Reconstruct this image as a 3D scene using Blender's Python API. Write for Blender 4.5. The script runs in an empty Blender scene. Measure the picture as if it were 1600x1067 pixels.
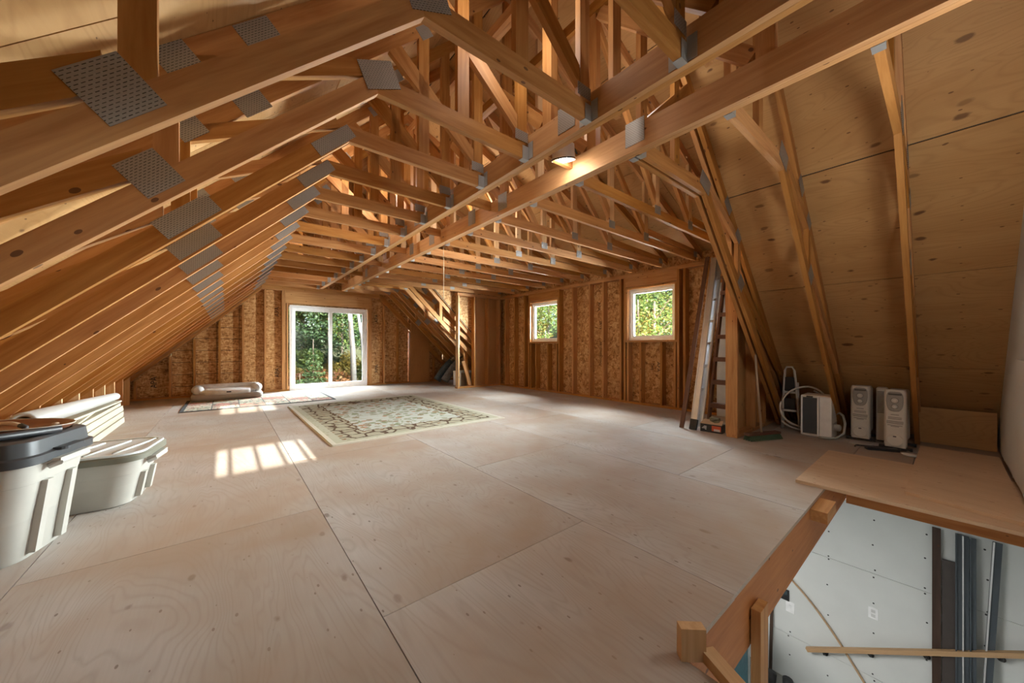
import bpy, bmesh, math, random
from mathutils import Vector, Matrix, Euler
R = random.Random(7)
PI = math.pi
sc = bpy.context.scene
COL = sc.collection

# ---------------------------------------------------------------- camera
YAW = math.radians(39.1017)
cam_d = bpy.data.cameras.new('camera')
cam_d.sensor_width = 36.0
cam_d.lens = 550 / 1600 * 36
cam_d.shift_y = 7.5 / 1600
cam_d.clip_start = 0.05
cam = bpy.data.objects.new('camera', cam_d)
COL.objects.link(cam)
cam.location = (0, 0, 1.10)
cam.rotation_euler = (PI / 2, 0, -YAW)
sc.camera = cam

# ---------------------------------------------------------------- view, world, sun, daylight
sc.view_settings.view_transform = 'Standard'
sc.view_settings.look = 'None'
sc.view_settings.gamma = 1
sc.view_settings.use_curve_mapping = False
sc.view_settings.exposure = 1.2
sc.cycles.use_denoising = True
sc.cycles.max_bounces = 10
sc.cycles.diffuse_bounces = 6
sc.cycles.glossy_bounces = 4
sc.cycles.transmission_bounces = 4
sc.cycles.transparent_max_bounces = 12
sc.cycles.sample_clamp_indirect = 6.0
sc.cycles.caustics_reflective = False
sc.cycles.caustics_refractive = False

world = bpy.data.worlds.new('world')
sc.world = world
world.use_nodes = True
wn = world.node_tree
wn.nodes.clear()
w_out = wn.nodes.new('ShaderNodeOutputWorld')
w_bg = wn.nodes.new('ShaderNodeBackground')
w_sky = wn.nodes.new('ShaderNodeTexSky')
w_sky.sky_type = 'NISHITA'
w_sky.sun_disc = False
w_sky.sun_elevation = math.radians(32)
w_sky.sun_rotation = math.radians(180)
w_sky.dust_density = 1.5
w_bg.inputs['Strength'].default_value = 0.12
wn.links.new(w_sky.outputs[0], w_bg.inputs[0])
wn.links.new(w_bg.outputs[0], w_out.inputs[0])

SUN_E = math.radians(12.0)
sun_d = bpy.data.lights.new('sun', 'SUN')
sun_d.energy = 21.0
sun_d.angle = math.radians(0.5)
sun_d.color = (1.0, 0.96, 0.90)
sun = bpy.data.objects.new('sun', sun_d)
COL.objects.link(sun)
# light travels along (0, cos e, -sin e)
sun.rotation_euler = (PI / 2 - SUN_E, 0, 0)


def area(name, loc, target, sx, sy, power, color=(1, 1, 1)):
    d = bpy.data.lights.new(name, 'AREA')
    d.shape = 'RECTANGLE'
    d.size, d.size_y = sx, sy
    d.energy = power
    d.color = color
    o = bpy.data.objects.new(name, d)
    COL.objects.link(o)
    o.location = loc
    v = Vector(target) - Vector(loc)
    o.rotation_euler = v.to_track_quat('-Z', 'Y').to_euler()
    return o


DAY = (0.93, 0.97, 1.0)
area('daylight_door', (2.17, 12.4, 4.6), (2.17, 9.0, 0.2), 4.0, 2.6, 950, DAY)
area('daylight_door', (5.1, 12.3, 1.7), (0.8, 5.5, 1.6), 2.2, 2.4, 1500, DAY)
area('daylight_window', (9.0, 3.05, 1.9), (0.0, 3.9, 1.5), 2.3, 2.2, 2800, DAY)
area('daylight_window', (9.0, 7.05, 1.9), (0.0, 5.6, 1.5), 2.3, 2.2, 2800, DAY)
area('daylight_window', (8.8, 3.0, 4.2), (5.0, 3.6, 0.6), 2.6, 1.8, 700, DAY)
area('daylight_window', (8.8, 6.6, 4.2), (5.0, 6.3, 0.6), 2.6, 1.8, 700, DAY)
area('daylight_gable', (0.4, -3.4, 3.0), (0.4, 0.0, 1.2), 3.5, 2.5, 300, DAY)
area('garage_light', (2.6, 1.9, -0.55), (2.6, 1.9, -3), 1.2, 1.2, 70, (1, 0.98, 0.95))

fill_d = bpy.data.lights.new('attic_fill_light', 'POINT')  # unseen point light added to brighten the interior, no fixture here
fill_d.energy = 11
fill_d.color = (1.0, 0.95, 0.88)
fill_d.shadow_soft_size = 0.15
fill_o = bpy.data.objects.new('attic_fill_light', fill_d)
COL.objects.link(fill_o)
fill_o.location = (2.6, -0.2, 1.75)

for loc_, pw_ in (((3.05, 4.62, 3.15), 13), ((1.45, 4.62, 3.15), 9), ((1.45, 8.15, 3.1), 7), ((1.45, 1.70, 3.2), 5), ((2.75, 1.70, 3.2), 5)):  # more added fill lights up among the trusses
    q_ = fill_o.copy()
    q_.data = fill_d.copy()
    q_.data.energy = pw_
    COL.objects.link(q_)
    q_.location = loc_
LAMP_W = 1.4

# ---------------------------------------------------------------- material helpers


def nodes(name):
    m = bpy.data.materials.new(name)
    m.use_nodes = True
    nt = m.node_tree
    nt.nodes.clear()
    out = nt.nodes.new('ShaderNodeOutputMaterial')
    b = nt.nodes.new('ShaderNodeBsdfPrincipled')
    nt.links.new(b.outputs[0], out.inputs[0])
    return m, nt, b


class G:
    """tiny node-graph helper"""

    def __init__(s, nt):
        s.nt = nt

    def n(s, t, **kw):
        n = s.nt.nodes.new('ShaderNode' + t)
        for k, v in kw.items():
            setattr(n, k, v)
        return n

    def link(s, a, b):
        s.nt.links.new(a, b)

    def inp(s, sock, v):
        if hasattr(v, 'is_output') or isinstance(v, bpy.types.NodeSocket):
            s.link(v, sock)
        else:
            sock.default_value = v

    def math(s, op, a, b=0.0, c=None):
        n = s.n('Math', operation=op)
        s.inp(n.inputs[0], a)
        s.inp(n.inputs[1], b)
        if c is not None:
            s.inp(n.inputs[2], c)
        return n.outputs[0]

    def ramp(s, f, stops, interp='LINEAR'):
        n = s.n('ValToRGB')
        n.color_ramp.interpolation = interp
        e = n.color_ramp.elements
        while len(e) > 1:
            e.remove(e[-1])
        e[0].position = stops[0][0]
        e[0].color = (*stops[0][1], 1)
        for p, c in stops[1:]:
            x = e.new(p)
            x.color = (*c, 1)
        s.inp(n.inputs[0], f)
        return n.outputs[0]

    def mix(s, f, a, b, blend='MIX'):
        n = s.n('Mix', data_type='RGBA', blend_type=blend)
        s.inp(n.inputs[0], f)
        for sock, v in ((n.inputs[6], a), (n.inputs[7], b)):
            if isinstance(v, tuple):
                sock.default_value = (*v, 1)
            else:
                s.link(v, sock)
        return n.outputs[2]

    def obj(s, scale=(1, 1, 1), rand=True, loc=(0, 0, 0)):
        tc = s.n('TexCoord')
        v = tc.outputs['Object']
        if rand:
            oi = s.n('ObjectInfo')
            a = s.n('VectorMath', operation='ADD')
            r = s.math('MULTIPLY', oi.outputs['Random'], 37.0)
            c = s.n('CombineXYZ')
            for i in range(3):
                s.link(r, c.inputs[i])
            s.link(v, a.inputs[0])
            s.link(c.outputs[0], a.inputs[1])
            v = a.outputs[0]
        mp = s.n('Mapping')
        mp.inputs['Scale'].default_value = scale
        mp.inputs['Location'].default_value = loc
        s.link(v, mp.inputs[0])
        return mp.outputs[0]

    def noise(s, vec, scale, detail=3, rough=0.5, dist=0.0):
        n = s.n('TexNoise')
        s.link(vec, n.inputs['Vector'])
        n.inputs['Scale'].default_value = scale
        n.inputs['Detail'].default_value = detail
        n.inputs['Roughness'].default_value = rough
        n.inputs['Distortion'].default_value = dist
        return n.outputs[0]

    def vor(s, vec, scale, feature='F1', rnd=1.0, dim='3D'):
        n = s.n('TexVoronoi', feature=feature, voronoi_dimensions=dim)
        s.link(vec, n.inputs['Vector'])
        n.inputs['Scale'].default_value = scale
        n.inputs['Randomness'].default_value = rnd
        return n

    def bump(s, h, strength, dist, bsdf):
        n = s.n('Bump')
        n.inputs['Strength'].default_value = strength
        n.inputs['Distance'].default_value = dist
        s.link(h, n.inputs['Height'])
        s.link(n.outputs[0], bsdf.inputs['Normal'])


def plain(name, c, rough=0.5, metal=0.0, spec=0.5, var=0.06, scale=12):
    m, nt, b = nodes(name)
    g = G(nt)
    f = g.noise(g.obj(rand=False), scale, 4)
    lo = tuple(max(0, x * (1 - var)) for x in c)
    hi = tuple(min(1, x * (1 + var)) for x in c)
    g.link(g.ramp(f, [(0.3, lo), (0.7, hi)]), b.inputs['Base Color'])
    b.inputs['Roughness'].default_value = rough
    b.inputs['Metallic'].default_value = metal
    b.inputs['Specular IOR Level'].default_value = spec
    return m


def lumber(name, dark, light, knot=(0.10, 0.035, 0.012), vary=0.30, rough=0.55):
    m, nt, b = nodes(name)
    g = G(nt)
    v = g.obj((1.2, 16, 16))
    f = g.noise(v, 1.6, 4, 0.6, 0.5)
    base = g.ramp(f, [(0.28, dark), (0.72, light)])
    fine = g.noise(g.obj((6, 160, 160)), 1.0, 2, 0.5)
    base = g.mix(g.math('MULTIPLY', fine, 0.22), base, dark)
    k = g.vor(g.obj((6.5, 12, 12)), 1.0)
    kd = g.math('LESS_THAN', g.math('ADD', k.outputs['Distance'], g.math('MULTIPLY', g.noise(v, 3), 0.08)), 0.15)
    sep = g.n('SeparateColor')
    g.link(k.outputs['Color'], sep.inputs[0])
    on = g.math('GREATER_THAN', sep.outputs[0], 0.5)
    base = g.mix(g.math('MULTIPLY', g.math('MULTIPLY', kd, on), 0.85), base, knot)
    oi = g.n('ObjectInfo')
    hsv = g.n('HueSaturation')
    g.link(base, hsv.inputs['Color'])
    g.link(g.math('MULTIPLY_ADD', oi.outputs['Random'], vary, 1 - vary / 2), hsv.inputs['Value'])
    g.link(g.math('MULTIPLY_ADD', oi.outputs['Random'], -0.14, 1.05), hsv.inputs['Saturation'])
    g.link(hsv.outputs[0], b.inputs['Base Color'])
    b.inputs['Roughness'].default_value = rough
    b.inputs['Specular IOR Level'].default_value = 0.3
    g.bump(f, 0.12, 0.004, b)
    return m


def plywood(name, dark, light, line, knot, stain=None, knots=0.055, lines=0.35, rough=0.6, vary=0.12):
    """rotary-cut face veneer: wandering grain lines along local x, football knots"""
    m, nt, b = nodes(name)
    g = G(nt)
    v = g.obj((0.5, 2.4, 2.4))
    f = g.noise(v, 1.3, 5, 0.55, 0.4)
    base = g.ramp(f, [(0.25, dark), (0.75, light)])
    ring = g.math('PINGPONG', g.math('MULTIPLY', g.noise(g.obj((0.5, 2.6, 2.6)), 1.0, 3, 0.45, 0.5), 34.0), 0.5)
    ln = g.math('SUBTRACT', 1.0, g.math('MULTIPLY', ring, 4.0))
    ln = g.math('MAXIMUM', ln, 0.0)
    base = g.mix(g.math('MULTIPLY', ln, lines), base, line)
    fine = g.noise(g.obj((5, 90, 90)), 1.0, 3, 0.6)
    base = g.mix(g.math('MULTIPLY', fine, 0.28), base, line)
    k = g.vor(g.obj((2.0, 4.0, 4.0)), 1.0, dim='2D')
    kn = g.math('ADD', k.outputs['Distance'], g.math('MULTIPLY', g.noise(g.obj((3, 6, 6)), 4, 3), 0.12))
    sep = g.n('SeparateColor')
    g.link(k.outputs['Color'], sep.inputs[0])
    size = g.math('MULTIPLY', sep.outputs[0], knots)
    kd = g.math('MULTIPLY', g.math('SUBTRACT', g.math('ADD', size, 0.045), kn), 28.0)
    kd = g.math('MULTIPLY', g.math('MINIMUM', g.math('MAXIMUM', kd, 0.0), 1.0), g.math('MULTIPLY_ADD', sep.outputs[1], 0.5, 0.38))
    base = g.mix(kd, base, knot)
    s = g.vor(g.obj((4.0, 9.0, 9.0)), 1.0, dim='2D')
    sep2 = g.n('SeparateColor')
    g.link(s.outputs['Color'], sep2.inputs[0])
    sd = g.math('LESS_THAN', s.outputs['Distance'], g.math('MULTIPLY', sep2.outputs[0], 0.052))
    base = g.mix(g.math('MULTIPLY', sd, 0.75), base, knot)
    if stain:
        f2 = g.noise(g.obj((1, 1, 1), rand=False), 0.55, 4, 0.6)
        base = g.mix(g.ramp(f2, [(0.40, (0, 0, 0)), (0.66, (0.9, 0.9, 0.9))]), base, stain)
    oi = g.n('ObjectInfo')
    hsv = g.n('HueSaturation')
    g.link(base, hsv.inputs['Color'])
    g.link(g.math('MULTIPLY_ADD', oi.outputs['Random'], vary, 1 - vary / 2), hsv.inputs['Value'])
    g.link(hsv.outputs[0], b.inputs['Base Color'])
    b.inputs['Roughness'].default_value = rough
    b.inputs['Specular IOR Level'].default_value = 0.3
    g.bump(fine, 0.08, 0.003, b)
    return m


def osb(name):
    m, nt, b = nodes(name)
    g = G(nt)
    cols = []
    for sc_, rot in (((6, 6, 20), 0), ((15, 15, 7), 5.3)):
        v = g.obj(sc_, loc=(rot, rot, rot))
        w = g.n('VectorMath', operation='ADD')
        nz = g.n('TexNoise')
        nz.inputs['Scale'].default_value = 1.2
        g.link(v, nz.inputs['Vector'])
        g.link(v, w.inputs[0])
        g.link(nz.outputs['Color'], w.inputs[1])
        k = g.vor(w.outputs[0], 2.6)
        sep = g.n('SeparateColor')
        g.link(k.outputs['Color'], sep.inputs[0])
        cols.append((sep.outputs[0], k.outputs['Distance']))
    f = g.math('ADD', g.math('MULTIPLY', cols[0][0], 0.55), g.math('MULTIPLY', cols[1][0], 0.45))
    base = g.ramp(f, [(0.08, (0.20, 0.085, 0.025)), (0.28, (0.36, 0.17, 0.055)), (0.55, (0.50, 0.265, 0.10)), (0.9, (0.66, 0.42, 0.20))])
    g.link(base, b.inputs['Base Color'])
    b.inputs['Roughness'].default_value = 0.6
    b.inputs['Specular IOR Level'].default_value = 0.25
    g.bump(f, 0.25, 0.004, b)
    return m


def plate_mat(name):
    m, nt, b = nodes(name)
    g = G(nt)
    br = g.n('TexBrick')
    br.inputs['Scale'].default_value = 1.0
    br.inputs['Brick Width'].default_value = 0.017
    br.inputs['Row Height'].default_value = 0.0085
    br.inputs['Mortar Size'].default_value = 0.0034
    br.inputs['Mortar Smooth'].default_value = 0.1
    br.inputs['Color1'].default_value = (0.03, 0.025, 0.02, 1)
    br.inputs['Color2'].default_value = (0.11, 0.10, 0.09, 1)
    br.inputs['Mortar'].default_value = (0.36, 0.34, 0.315, 1)
    tc = g.n('TexCoord')
    sp = g.n('SeparateXYZ')
    g.link(tc.outputs['Object'], sp.inputs[0])
    cb = g.n('CombineXYZ')
    g.link(sp.outputs[0], cb.inputs[0])
    g.link(sp.outputs[2], cb.inputs[1])
    g.link(cb.outputs[0], br.inputs['Vector'])
    g.link(br.outputs['Color'], b.inputs['Base Color'])
    b.inputs['Metallic'].default_value = 0.55
    b.inputs['Roughness'].default_value = 0.48
    g.bump(br.outputs['Fac'], 0.5, 0.002, b)
    return m


M = {}
M['lumber'] = lumber('framing_lumber', (0.33, 0.125, 0.025), (0.535, 0.265, 0.078))
M['lumber_pale'] = lumber('pale_lumber', (0.52, 0.30, 0.13), (0.70, 0.47, 0.25), vary=0.15)
M['beam'] = lumber('beam_lumber', (0.42, 0.19, 0.055), (0.60, 0.33, 0.125), vary=0.1)
M['lvl'] = lumber('laminated_rim_board', (0.36, 0.125, 0.035), (0.50, 0.205, 0.07), vary=0.1)
M['roof_ply'] = plywood('roof_plywood', (0.44, 0.235, 0.085), (0.58, 0.345, 0.145), (0.31, 0.145, 0.045), (0.10, 0.038, 0.015), lines=0.28, knots=0.125)
M['floor_ply'] = plywood('floor_plywood', (0.42, 0.41, 0.39), (0.565, 0.555, 0.535), (0.22, 0.175, 0.14), (0.075, 0.06, 0.05), stain=(0.37, 0.27, 0.195), lines=0.26, knots=0.095)
M['board_ply'] = plywood('clean_plywood', (0.53, 0.36, 0.225), (0.66, 0.48, 0.325), (0.38, 0.22, 0.12), (0.24, 0.10, 0.05), knots=0.0, lines=0.18)
M['panel_ply'] = plywood('brown_plywood', (0.38, 0.175, 0.06), (0.47, 0.235, 0.085), (0.28, 0.11, 0.035), (0.16, 0.06, 0.02), knots=0.0, lines=0.2)
M['osb'] = osb('osb')
M['plate'] = plate_mat('tooth_plate')
M['galv'] = plain('galvanised_steel', (0.47, 0.49, 0.50), 0.38, 0.6)
M['alu'] = plain('aluminium', (0.66, 0.67, 0.69), 0.33, 0.75)
M['drywall'] = plain('drywall', (0.62, 0.64, 0.63), 0.9, var=0.03, scale=3)
M['drywall_edge'] = plain('drywall_core', (0.62, 0.55, 0.42), 0.9)
M['vinyl'] = plain('white_vinyl', (0.80, 0.81, 0.82), 0.35)
M['black'] = plain('black_plastic', (0.018, 0.018, 0.02), 0.45)
M['dark'] = plain('dark_gap', (0.03, 0.02, 0.014), 0.9)
M['conc'] = plain('concrete', (0.30, 0.29, 0.27), 0.85, var=0.15, scale=5)

# ---------------------------------------------------------------- mesh helpers


def mesh(name, verts, faces, mat, smooth=False):
    me = bpy.data.meshes.new(name)
    me.from_pydata([tuple(v) for v in verts], [], faces)
    me.update()
    if mat:
        me.materials.append(mat)
    if smooth:
        for p in me.polygons:
            p.use_smooth = True
    return me


def link(name, me, parent=None, loc=(0, 0, 0), rot=(0, 0, 0)):
    o = bpy.data.objects.new(name, me)
    COL.objects.link(o)
    o.location = loc
    o.rotation_euler = rot
    if parent is not None:
        o.parent = parent
    return o


def tag(o, label=None, cat=None, group=None, kind=None):
    if label:
        o['label'] = label
    if cat:
        o['category'] = cat
    if group:
        o['group'] = group
    if kind:
        o['kind'] = kind
    return o


def empty(name, loc=(0, 0, 0), rz=0.0, **kw):
    o = bpy.data.objects.new(name, None)
    COL.objects.link(o)
    o.location = loc
    o.rotation_euler = (0, 0, rz)
    o.empty_display_size = 0.1
    return tag(o, **kw)


BOXF = [(0, 1, 3, 2), (4, 6, 7, 5), (0, 4, 5, 1), (2, 3, 7, 6), (0, 2, 6, 4), (1, 5, 7, 3)]


class MB:
    def __init__(s):
        s.v, s.f = [], []

    def add(s, vs, fs):
        n = len(s.v)
        s.v += [tuple(v) for v in vs]
        s.f += [tuple(i + n for i in f) for f in fs]
        return s

    def box(s, x0, y0, z0, x1, y1, z1, mat4=None):
        vs = [Vector((x, y, z)) for x in (x0, x1) for y in (y0, y1) for z in (z0, z1)]
        if mat4 is not None:
            vs = [mat4 @ v for v in vs]
        return s.add(vs, BOXF)

    def tube(s, pts, r, n=8, cap=True, r2=None):
        pts = [Vector(p) for p in pts]
        rings = []
        for i, p in enumerate(pts):
            d = (pts[min(i + 1, len(pts) - 1)] - pts[max(i - 1, 0)]).normalized()
            up = Vector((0, 0, 1)) if abs(d.z) < 0.9 else Vector((1, 0, 0))
            a = d.cross(up).normalized()
            b = a.cross(d)
            rr = r if r2 is None else r + (r2 - r) * i / (len(pts) - 1)
            rings.append([p + a * math.cos(2 * PI * k / n) * rr + b * math.sin(2 * PI * k / n) * rr for k in range(n)])
        vs = [v for ring in rings for v in ring]
        fs = []
        for i in range(len(pts) - 1):
            for k in range(n):
                k2 = (k + 1) % n
                fs.append((i * n + k, i * n + k2, (i + 1) * n + k2, (i + 1) * n + k))
        if cap:
            fs.append(tuple(range(n - 1, -1, -1)))
            fs.append(tuple((len(pts) - 1) * n + k for k in range(n)))
        return s.add(vs, fs)

    def lathe(s, prof, n=24, mat4=None, cap=False):
        """prof: (r, z) list, revolved about z"""
        vs = []
        for r, z in prof:
            for k in range(n):
                vs.append(Vector((r * math.cos(2 * PI * k / n), r * math.sin(2 * PI * k / n), z)))
        if mat4 is not None:
            vs = [mat4 @ v for v in vs]
        fs = []
        for i in range(len(prof) - 1):
            for k in range(n):
                k2 = (k + 1) % n
                fs.append((i * n + k, i * n + k2, (i + 1) * n + k2, (i + 1) * n + k))
        if cap:
            fs.append(tuple(range(n - 1, -1, -1)))
            fs.append(tuple((len(prof) - 1) * n + k for k in range(n)))
        return s.add(vs, fs)

    def loft(s, rings, cap=True):
        n = len(rings[0])
        vs = [v for r in rings for v in r]
        fs = []
        for i in range(len(rings) - 1):
            for k in range(n):
                k2 = (k + 1) % n
                fs.append((i * n + k, i * n + k2, (i + 1) * n + k2, (i + 1) * n + k))
        if cap:
            fs.append(tuple(range(n - 1, -1, -1)))
            fs.append(tuple((len(rings) - 1) * n + k for k in range(n)))
        return s.add(vs, fs)

    def build(s, name, mat, parent=None, loc=(0, 0, 0), rot=(0, 0, 0), smooth=False, bevel=0.0):
        o = link(name, mesh(name, s.v, s.f, mat, smooth), parent, loc, rot)
        if bevel:
            bm = bmesh.new()
            bm.from_mesh(o.data)
            bmesh.ops.bevel(bm, geom=list(bm.edges), offset=bevel, segments=2, affect='EDGES', profile=0.5)
            bm.to_mesh(o.data)
            bm.free()
        return o


def rrect(w, d, r, z, n=6, cx=0, cy=0):
    """rounded rectangle ring, counter-clockwise"""
    out = []
    for qx, qy, a0 in ((1, 1, 0), (-1, 1, 90), (-1, -1, 180), (1, -1, 270)):
        for k in range(n + 1):
            a = math.radians(a0 + 90 * k / n)
            out.append((cx + qx * (w / 2 - r) + r * math.cos(a), cy + qy * (d / 2 - r) + r * math.sin(a), z))
    return out


def prism_xz(name, pts, ang, y0, y1, mat, parent=None, yloc=0.0, cache=None):
    """polygon pts in the x-z plane, extruded in y; local x runs along the grain (angle ang)"""
    key = (name, tuple((round(a, 4), round(b, 4)) for a, b in pts), round(y0, 4), round(y1, 4), mat.name)
    ox, oz = pts[0]
    me = CACHE.get(key)
    if me is None:
        c, s_ = math.cos(-ang), math.sin(-ang)
        loc = []
        for x, z in pts:
            dx, dz = x - ox, z - oz
            loc.append((dx * c - dz * s_, dx * s_ + dz * c))
        area2 = sum(loc[i][0] * loc[(i + 1) % len(loc)][1] - loc[(i + 1) % len(loc)][0] * loc[i][1] for i in range(len(loc)))
        if area2 < 0:
            loc = loc[::-1]
        n = len(loc)
        vs = [(x, y0, z) for x, z in loc] + [(x, y1, z) for x, z in loc]
        fs = [tuple(range(n)), tuple(range(2 * n - 1, n - 1, -1))]
        for i in range(n):
            j = (i + 1) % n
            fs.append((j, i, i + n, j + n))
        me = mesh(name, vs, fs, mat)
        CACHE[key] = me
    return link(name, me, parent, (ox, yloc, oz), (0, -ang, 0))


CACHE = {}


def stick(name, p0, p1, w, t, mat, parent=None, up=(0, 0, 1), roll=0.0):
    """a straight piece of lumber from p0 to p1: w across (towards up), t thick; shared meshes"""
    p0, p1 = Vector(p0), Vector(p1)
    d = p1 - p0
    L = d.length
    key = ('stick', name, round(L, 3), w, t, mat.name)
    me = CACHE.get(key)
    if me is None:
        mb = MB().box(0, -t / 2, -w / 2, L, t / 2, w / 2)
        me = mesh(name, mb.v, mb.f, mat)
        CACHE[key] = me
    x = d.normalized()
    u = Vector(up)
    y = u.cross(x)
    if y.length < 1e-4:
        y = Vector((0, 1, 0)).cross(x)
    y.normalize()
    z = x.cross(y)
    m3 = Matrix((x, y, z)).transposed()
    o = link(name, me, parent, p0)
    o.rotation_euler = m3.to_euler()
    return o


def sheet(name, corners, n, t, mat, parent=None):
    """flat sheet: corners (3D, in order) on its face, thickness t along n; local x along first edge"""
    c0 = Vector(corners[0])
    n = Vector(n).normalized()
    x = (Vector(corners[1]) - c0).normalized()
    y = n.cross(x).normalized()
    m3 = Matrix((x, y, n)).transposed()
    inv = m3.inverted()
    loc = [inv @ (Vector(c) - c0) for c in corners]
    k = len(loc)
    vs = [(v.x, v.y, 0) for v in loc] + [(v.x, v.y, t) for v in loc]
    fs = [tuple(range(k - 1, -1, -1)), tuple(range(k, 2 * k))]
    for i in range(k):
        j = (i + 1) % k
        fs.append((i, j, j + k, i + k))
    me = mesh(name, vs, fs, mat)
    bm = bmesh.new()
    bm.from_mesh(me)
    bmesh.ops.recalc_face_normals(bm, faces=bm.faces)
    bm.to_mesh(me)
    bm.free()
    o = link(name, me, parent, c0)
    o.rotation_euler = m3.to_euler()
    return o


# ================================================================ GEOMETRY CONSTANTS
m = 0.965
AR = math.atan(m)
XC = 2.045
KX, KZ = 0.655, 2.5
SP = 0.587
Y0 = 0.22
OFF_U, TOP = 0.50, 0.63
VT = 0.132          # vertical thickness of a chord
YFAR = 10.25
XW = 6.05


def zl(x):
    return KZ + m * (x - KX)


RIDGE = zl(XC) + TOP
DS = 0.4295          # dormer slope


def zd(x):
    return RIDGE - DS * (x - XC)


def roof_sheets(parent, x_lo, x_hi, z_of, ya, yb, first_y, sgn, off=0.3, stag=1.25):
    """plywood sheets on a slope; runs of 2.5 along y, 1.25 up the slope. x_lo is the low end"""
    dx_unit = 1.25 / math.sqrt(1 + ((z_of(1) - z_of(0))) ** 2)
    slope = z_of(1) - z_of(0)
    nrm = Vector((-slope, 0, 1)).normalized()
    # row edges, measured so that a seam falls on z = 0.87
    x = x_lo
    edges = [x_lo]
    step = dx_unit * (1 if x_hi > x_lo else -1)
    x = x_lo + step * first_y
    while (x - x_hi) * step < 0:
        edges.append(x)
        x += step
    edges.append(x_hi)
    for i in range(len(edges) - 1):
        a, b = edges[i], edges[i + 1]
        g_ = 0.004 * (1 if b > a else -1)
        y = ya - (stag if i % 2 else 0.0) - off
        while y < yb:
            c, d = max(y, ya), min(y + 2.5, yb)
            y += 2.5
            if d - c < 0.03:
                continue
            c += 0.003
            d -= 0.003
            xa, xb = a + g_, b - g_
            jit = R.uniform(0, 0.003)
            sheet('sheathing_sheet', [(xa, c, z_of(xa) + jit), (xa, d, z_of(xa) + jit), (xb, d, z_of(xb) + jit), (xb, c, z_of(xb) + jit)], nrm, 0.012, M['roof_ply'], parent)


# ================================================================ ROOF SHEATHING
def zr_left(x):
    return RIDGE - m * (XC - x)


def zr_right(x):
    return RIDGE - m * (x - XC)


def backing(name, quads, mat, t=0.02):
    mb = MB()
    for q in quads:
        n = (Vector(q[1]) - Vector(q[0])).cross(Vector(q[3]) - Vector(q[0])).normalized()
        if n.z < 0:
            n = -n
        a = [Vector(v) for v in q]
        mb.add(a + [v + n * t for v in a], [(0, 1, 2, 3), (7, 6, 5, 4), (0, 4, 5, 1), (1, 5, 6, 2), (2, 6, 7, 3), (3, 7, 4, 0)])
    return tag(mb.build(name, mat), kind='structure')


shingle = plain('shingle_back', (0.05, 0.045, 0.04), 0.9)
ya, yb = -0.42, 10.42
LX0, RX0 = -2.75, 6.82
o_ = 0.016
cl = backing('ceiling_left', [[(LX0, ya, zr_left(LX0) + o_), (LX0, yb, zr_left(LX0) + o_), (XC, yb, RIDGE + o_), (XC, ya, RIDGE + o_)]], shingle)
roof_sheets(cl, LX0, XC - 0.004, zr_left, ya, yb, 0.82, 1)
cr = backing('ceiling_right', [
    [(RX0, ya, zr_right(RX0) + o_), (RX0, 1.52, zr_right(RX0) + o_), (XC, 1.52, RIDGE + o_), (XC, ya, RIDGE + o_)],
    [(RX0, 8.115, zr_right(RX0) + o_), (RX0, yb, zr_right(RX0) + o_), (XC, yb, RIDGE + o_), (XC, 8.115, RIDGE + o_)]], shingle)
F0 = ((RX0 - 5.775) / (1.25 / math.sqrt(1 + m * m)))
roof_sheets(cr, RX0, XC + 0.004, zr_right, ya, 1.52, F0 % 1.0, -1, 0.1, 0.25)
roof_sheets(cr, RX0, XC + 0.004, zr_right, 8.115, yb, F0 % 1.0, -1)
cd = backing('ceiling_dormer', [[(6.35, 1.5, zd(6.35) + o_), (6.35, 8.16, zd(6.35) + o_), (XC, 8.16, RIDGE + o_), (XC, 1.5, RIDGE + o_)]], shingle)
roof_sheets(cd, 6.35, XC + 0.004, zd, 1.5, 8.16, 0.75, -1)
# dormer cheeks above the main slope
for nm, y_a in (('wall_cheek_near', 1.505), ('wall_cheek_far', 8.125)):
    pts = [(XC, RIDGE), (6.22, zd(6.22)), (6.22, 0.46), (6.84, 0.46), (6.84, -0.3), (6.19, -0.3), (6.19, zr_right(6.19))]
    o = prism_xz(nm, pts, 0, 0, 0.014, M['osb'], None, y_a)
    tag(o, kind='structure')

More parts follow.
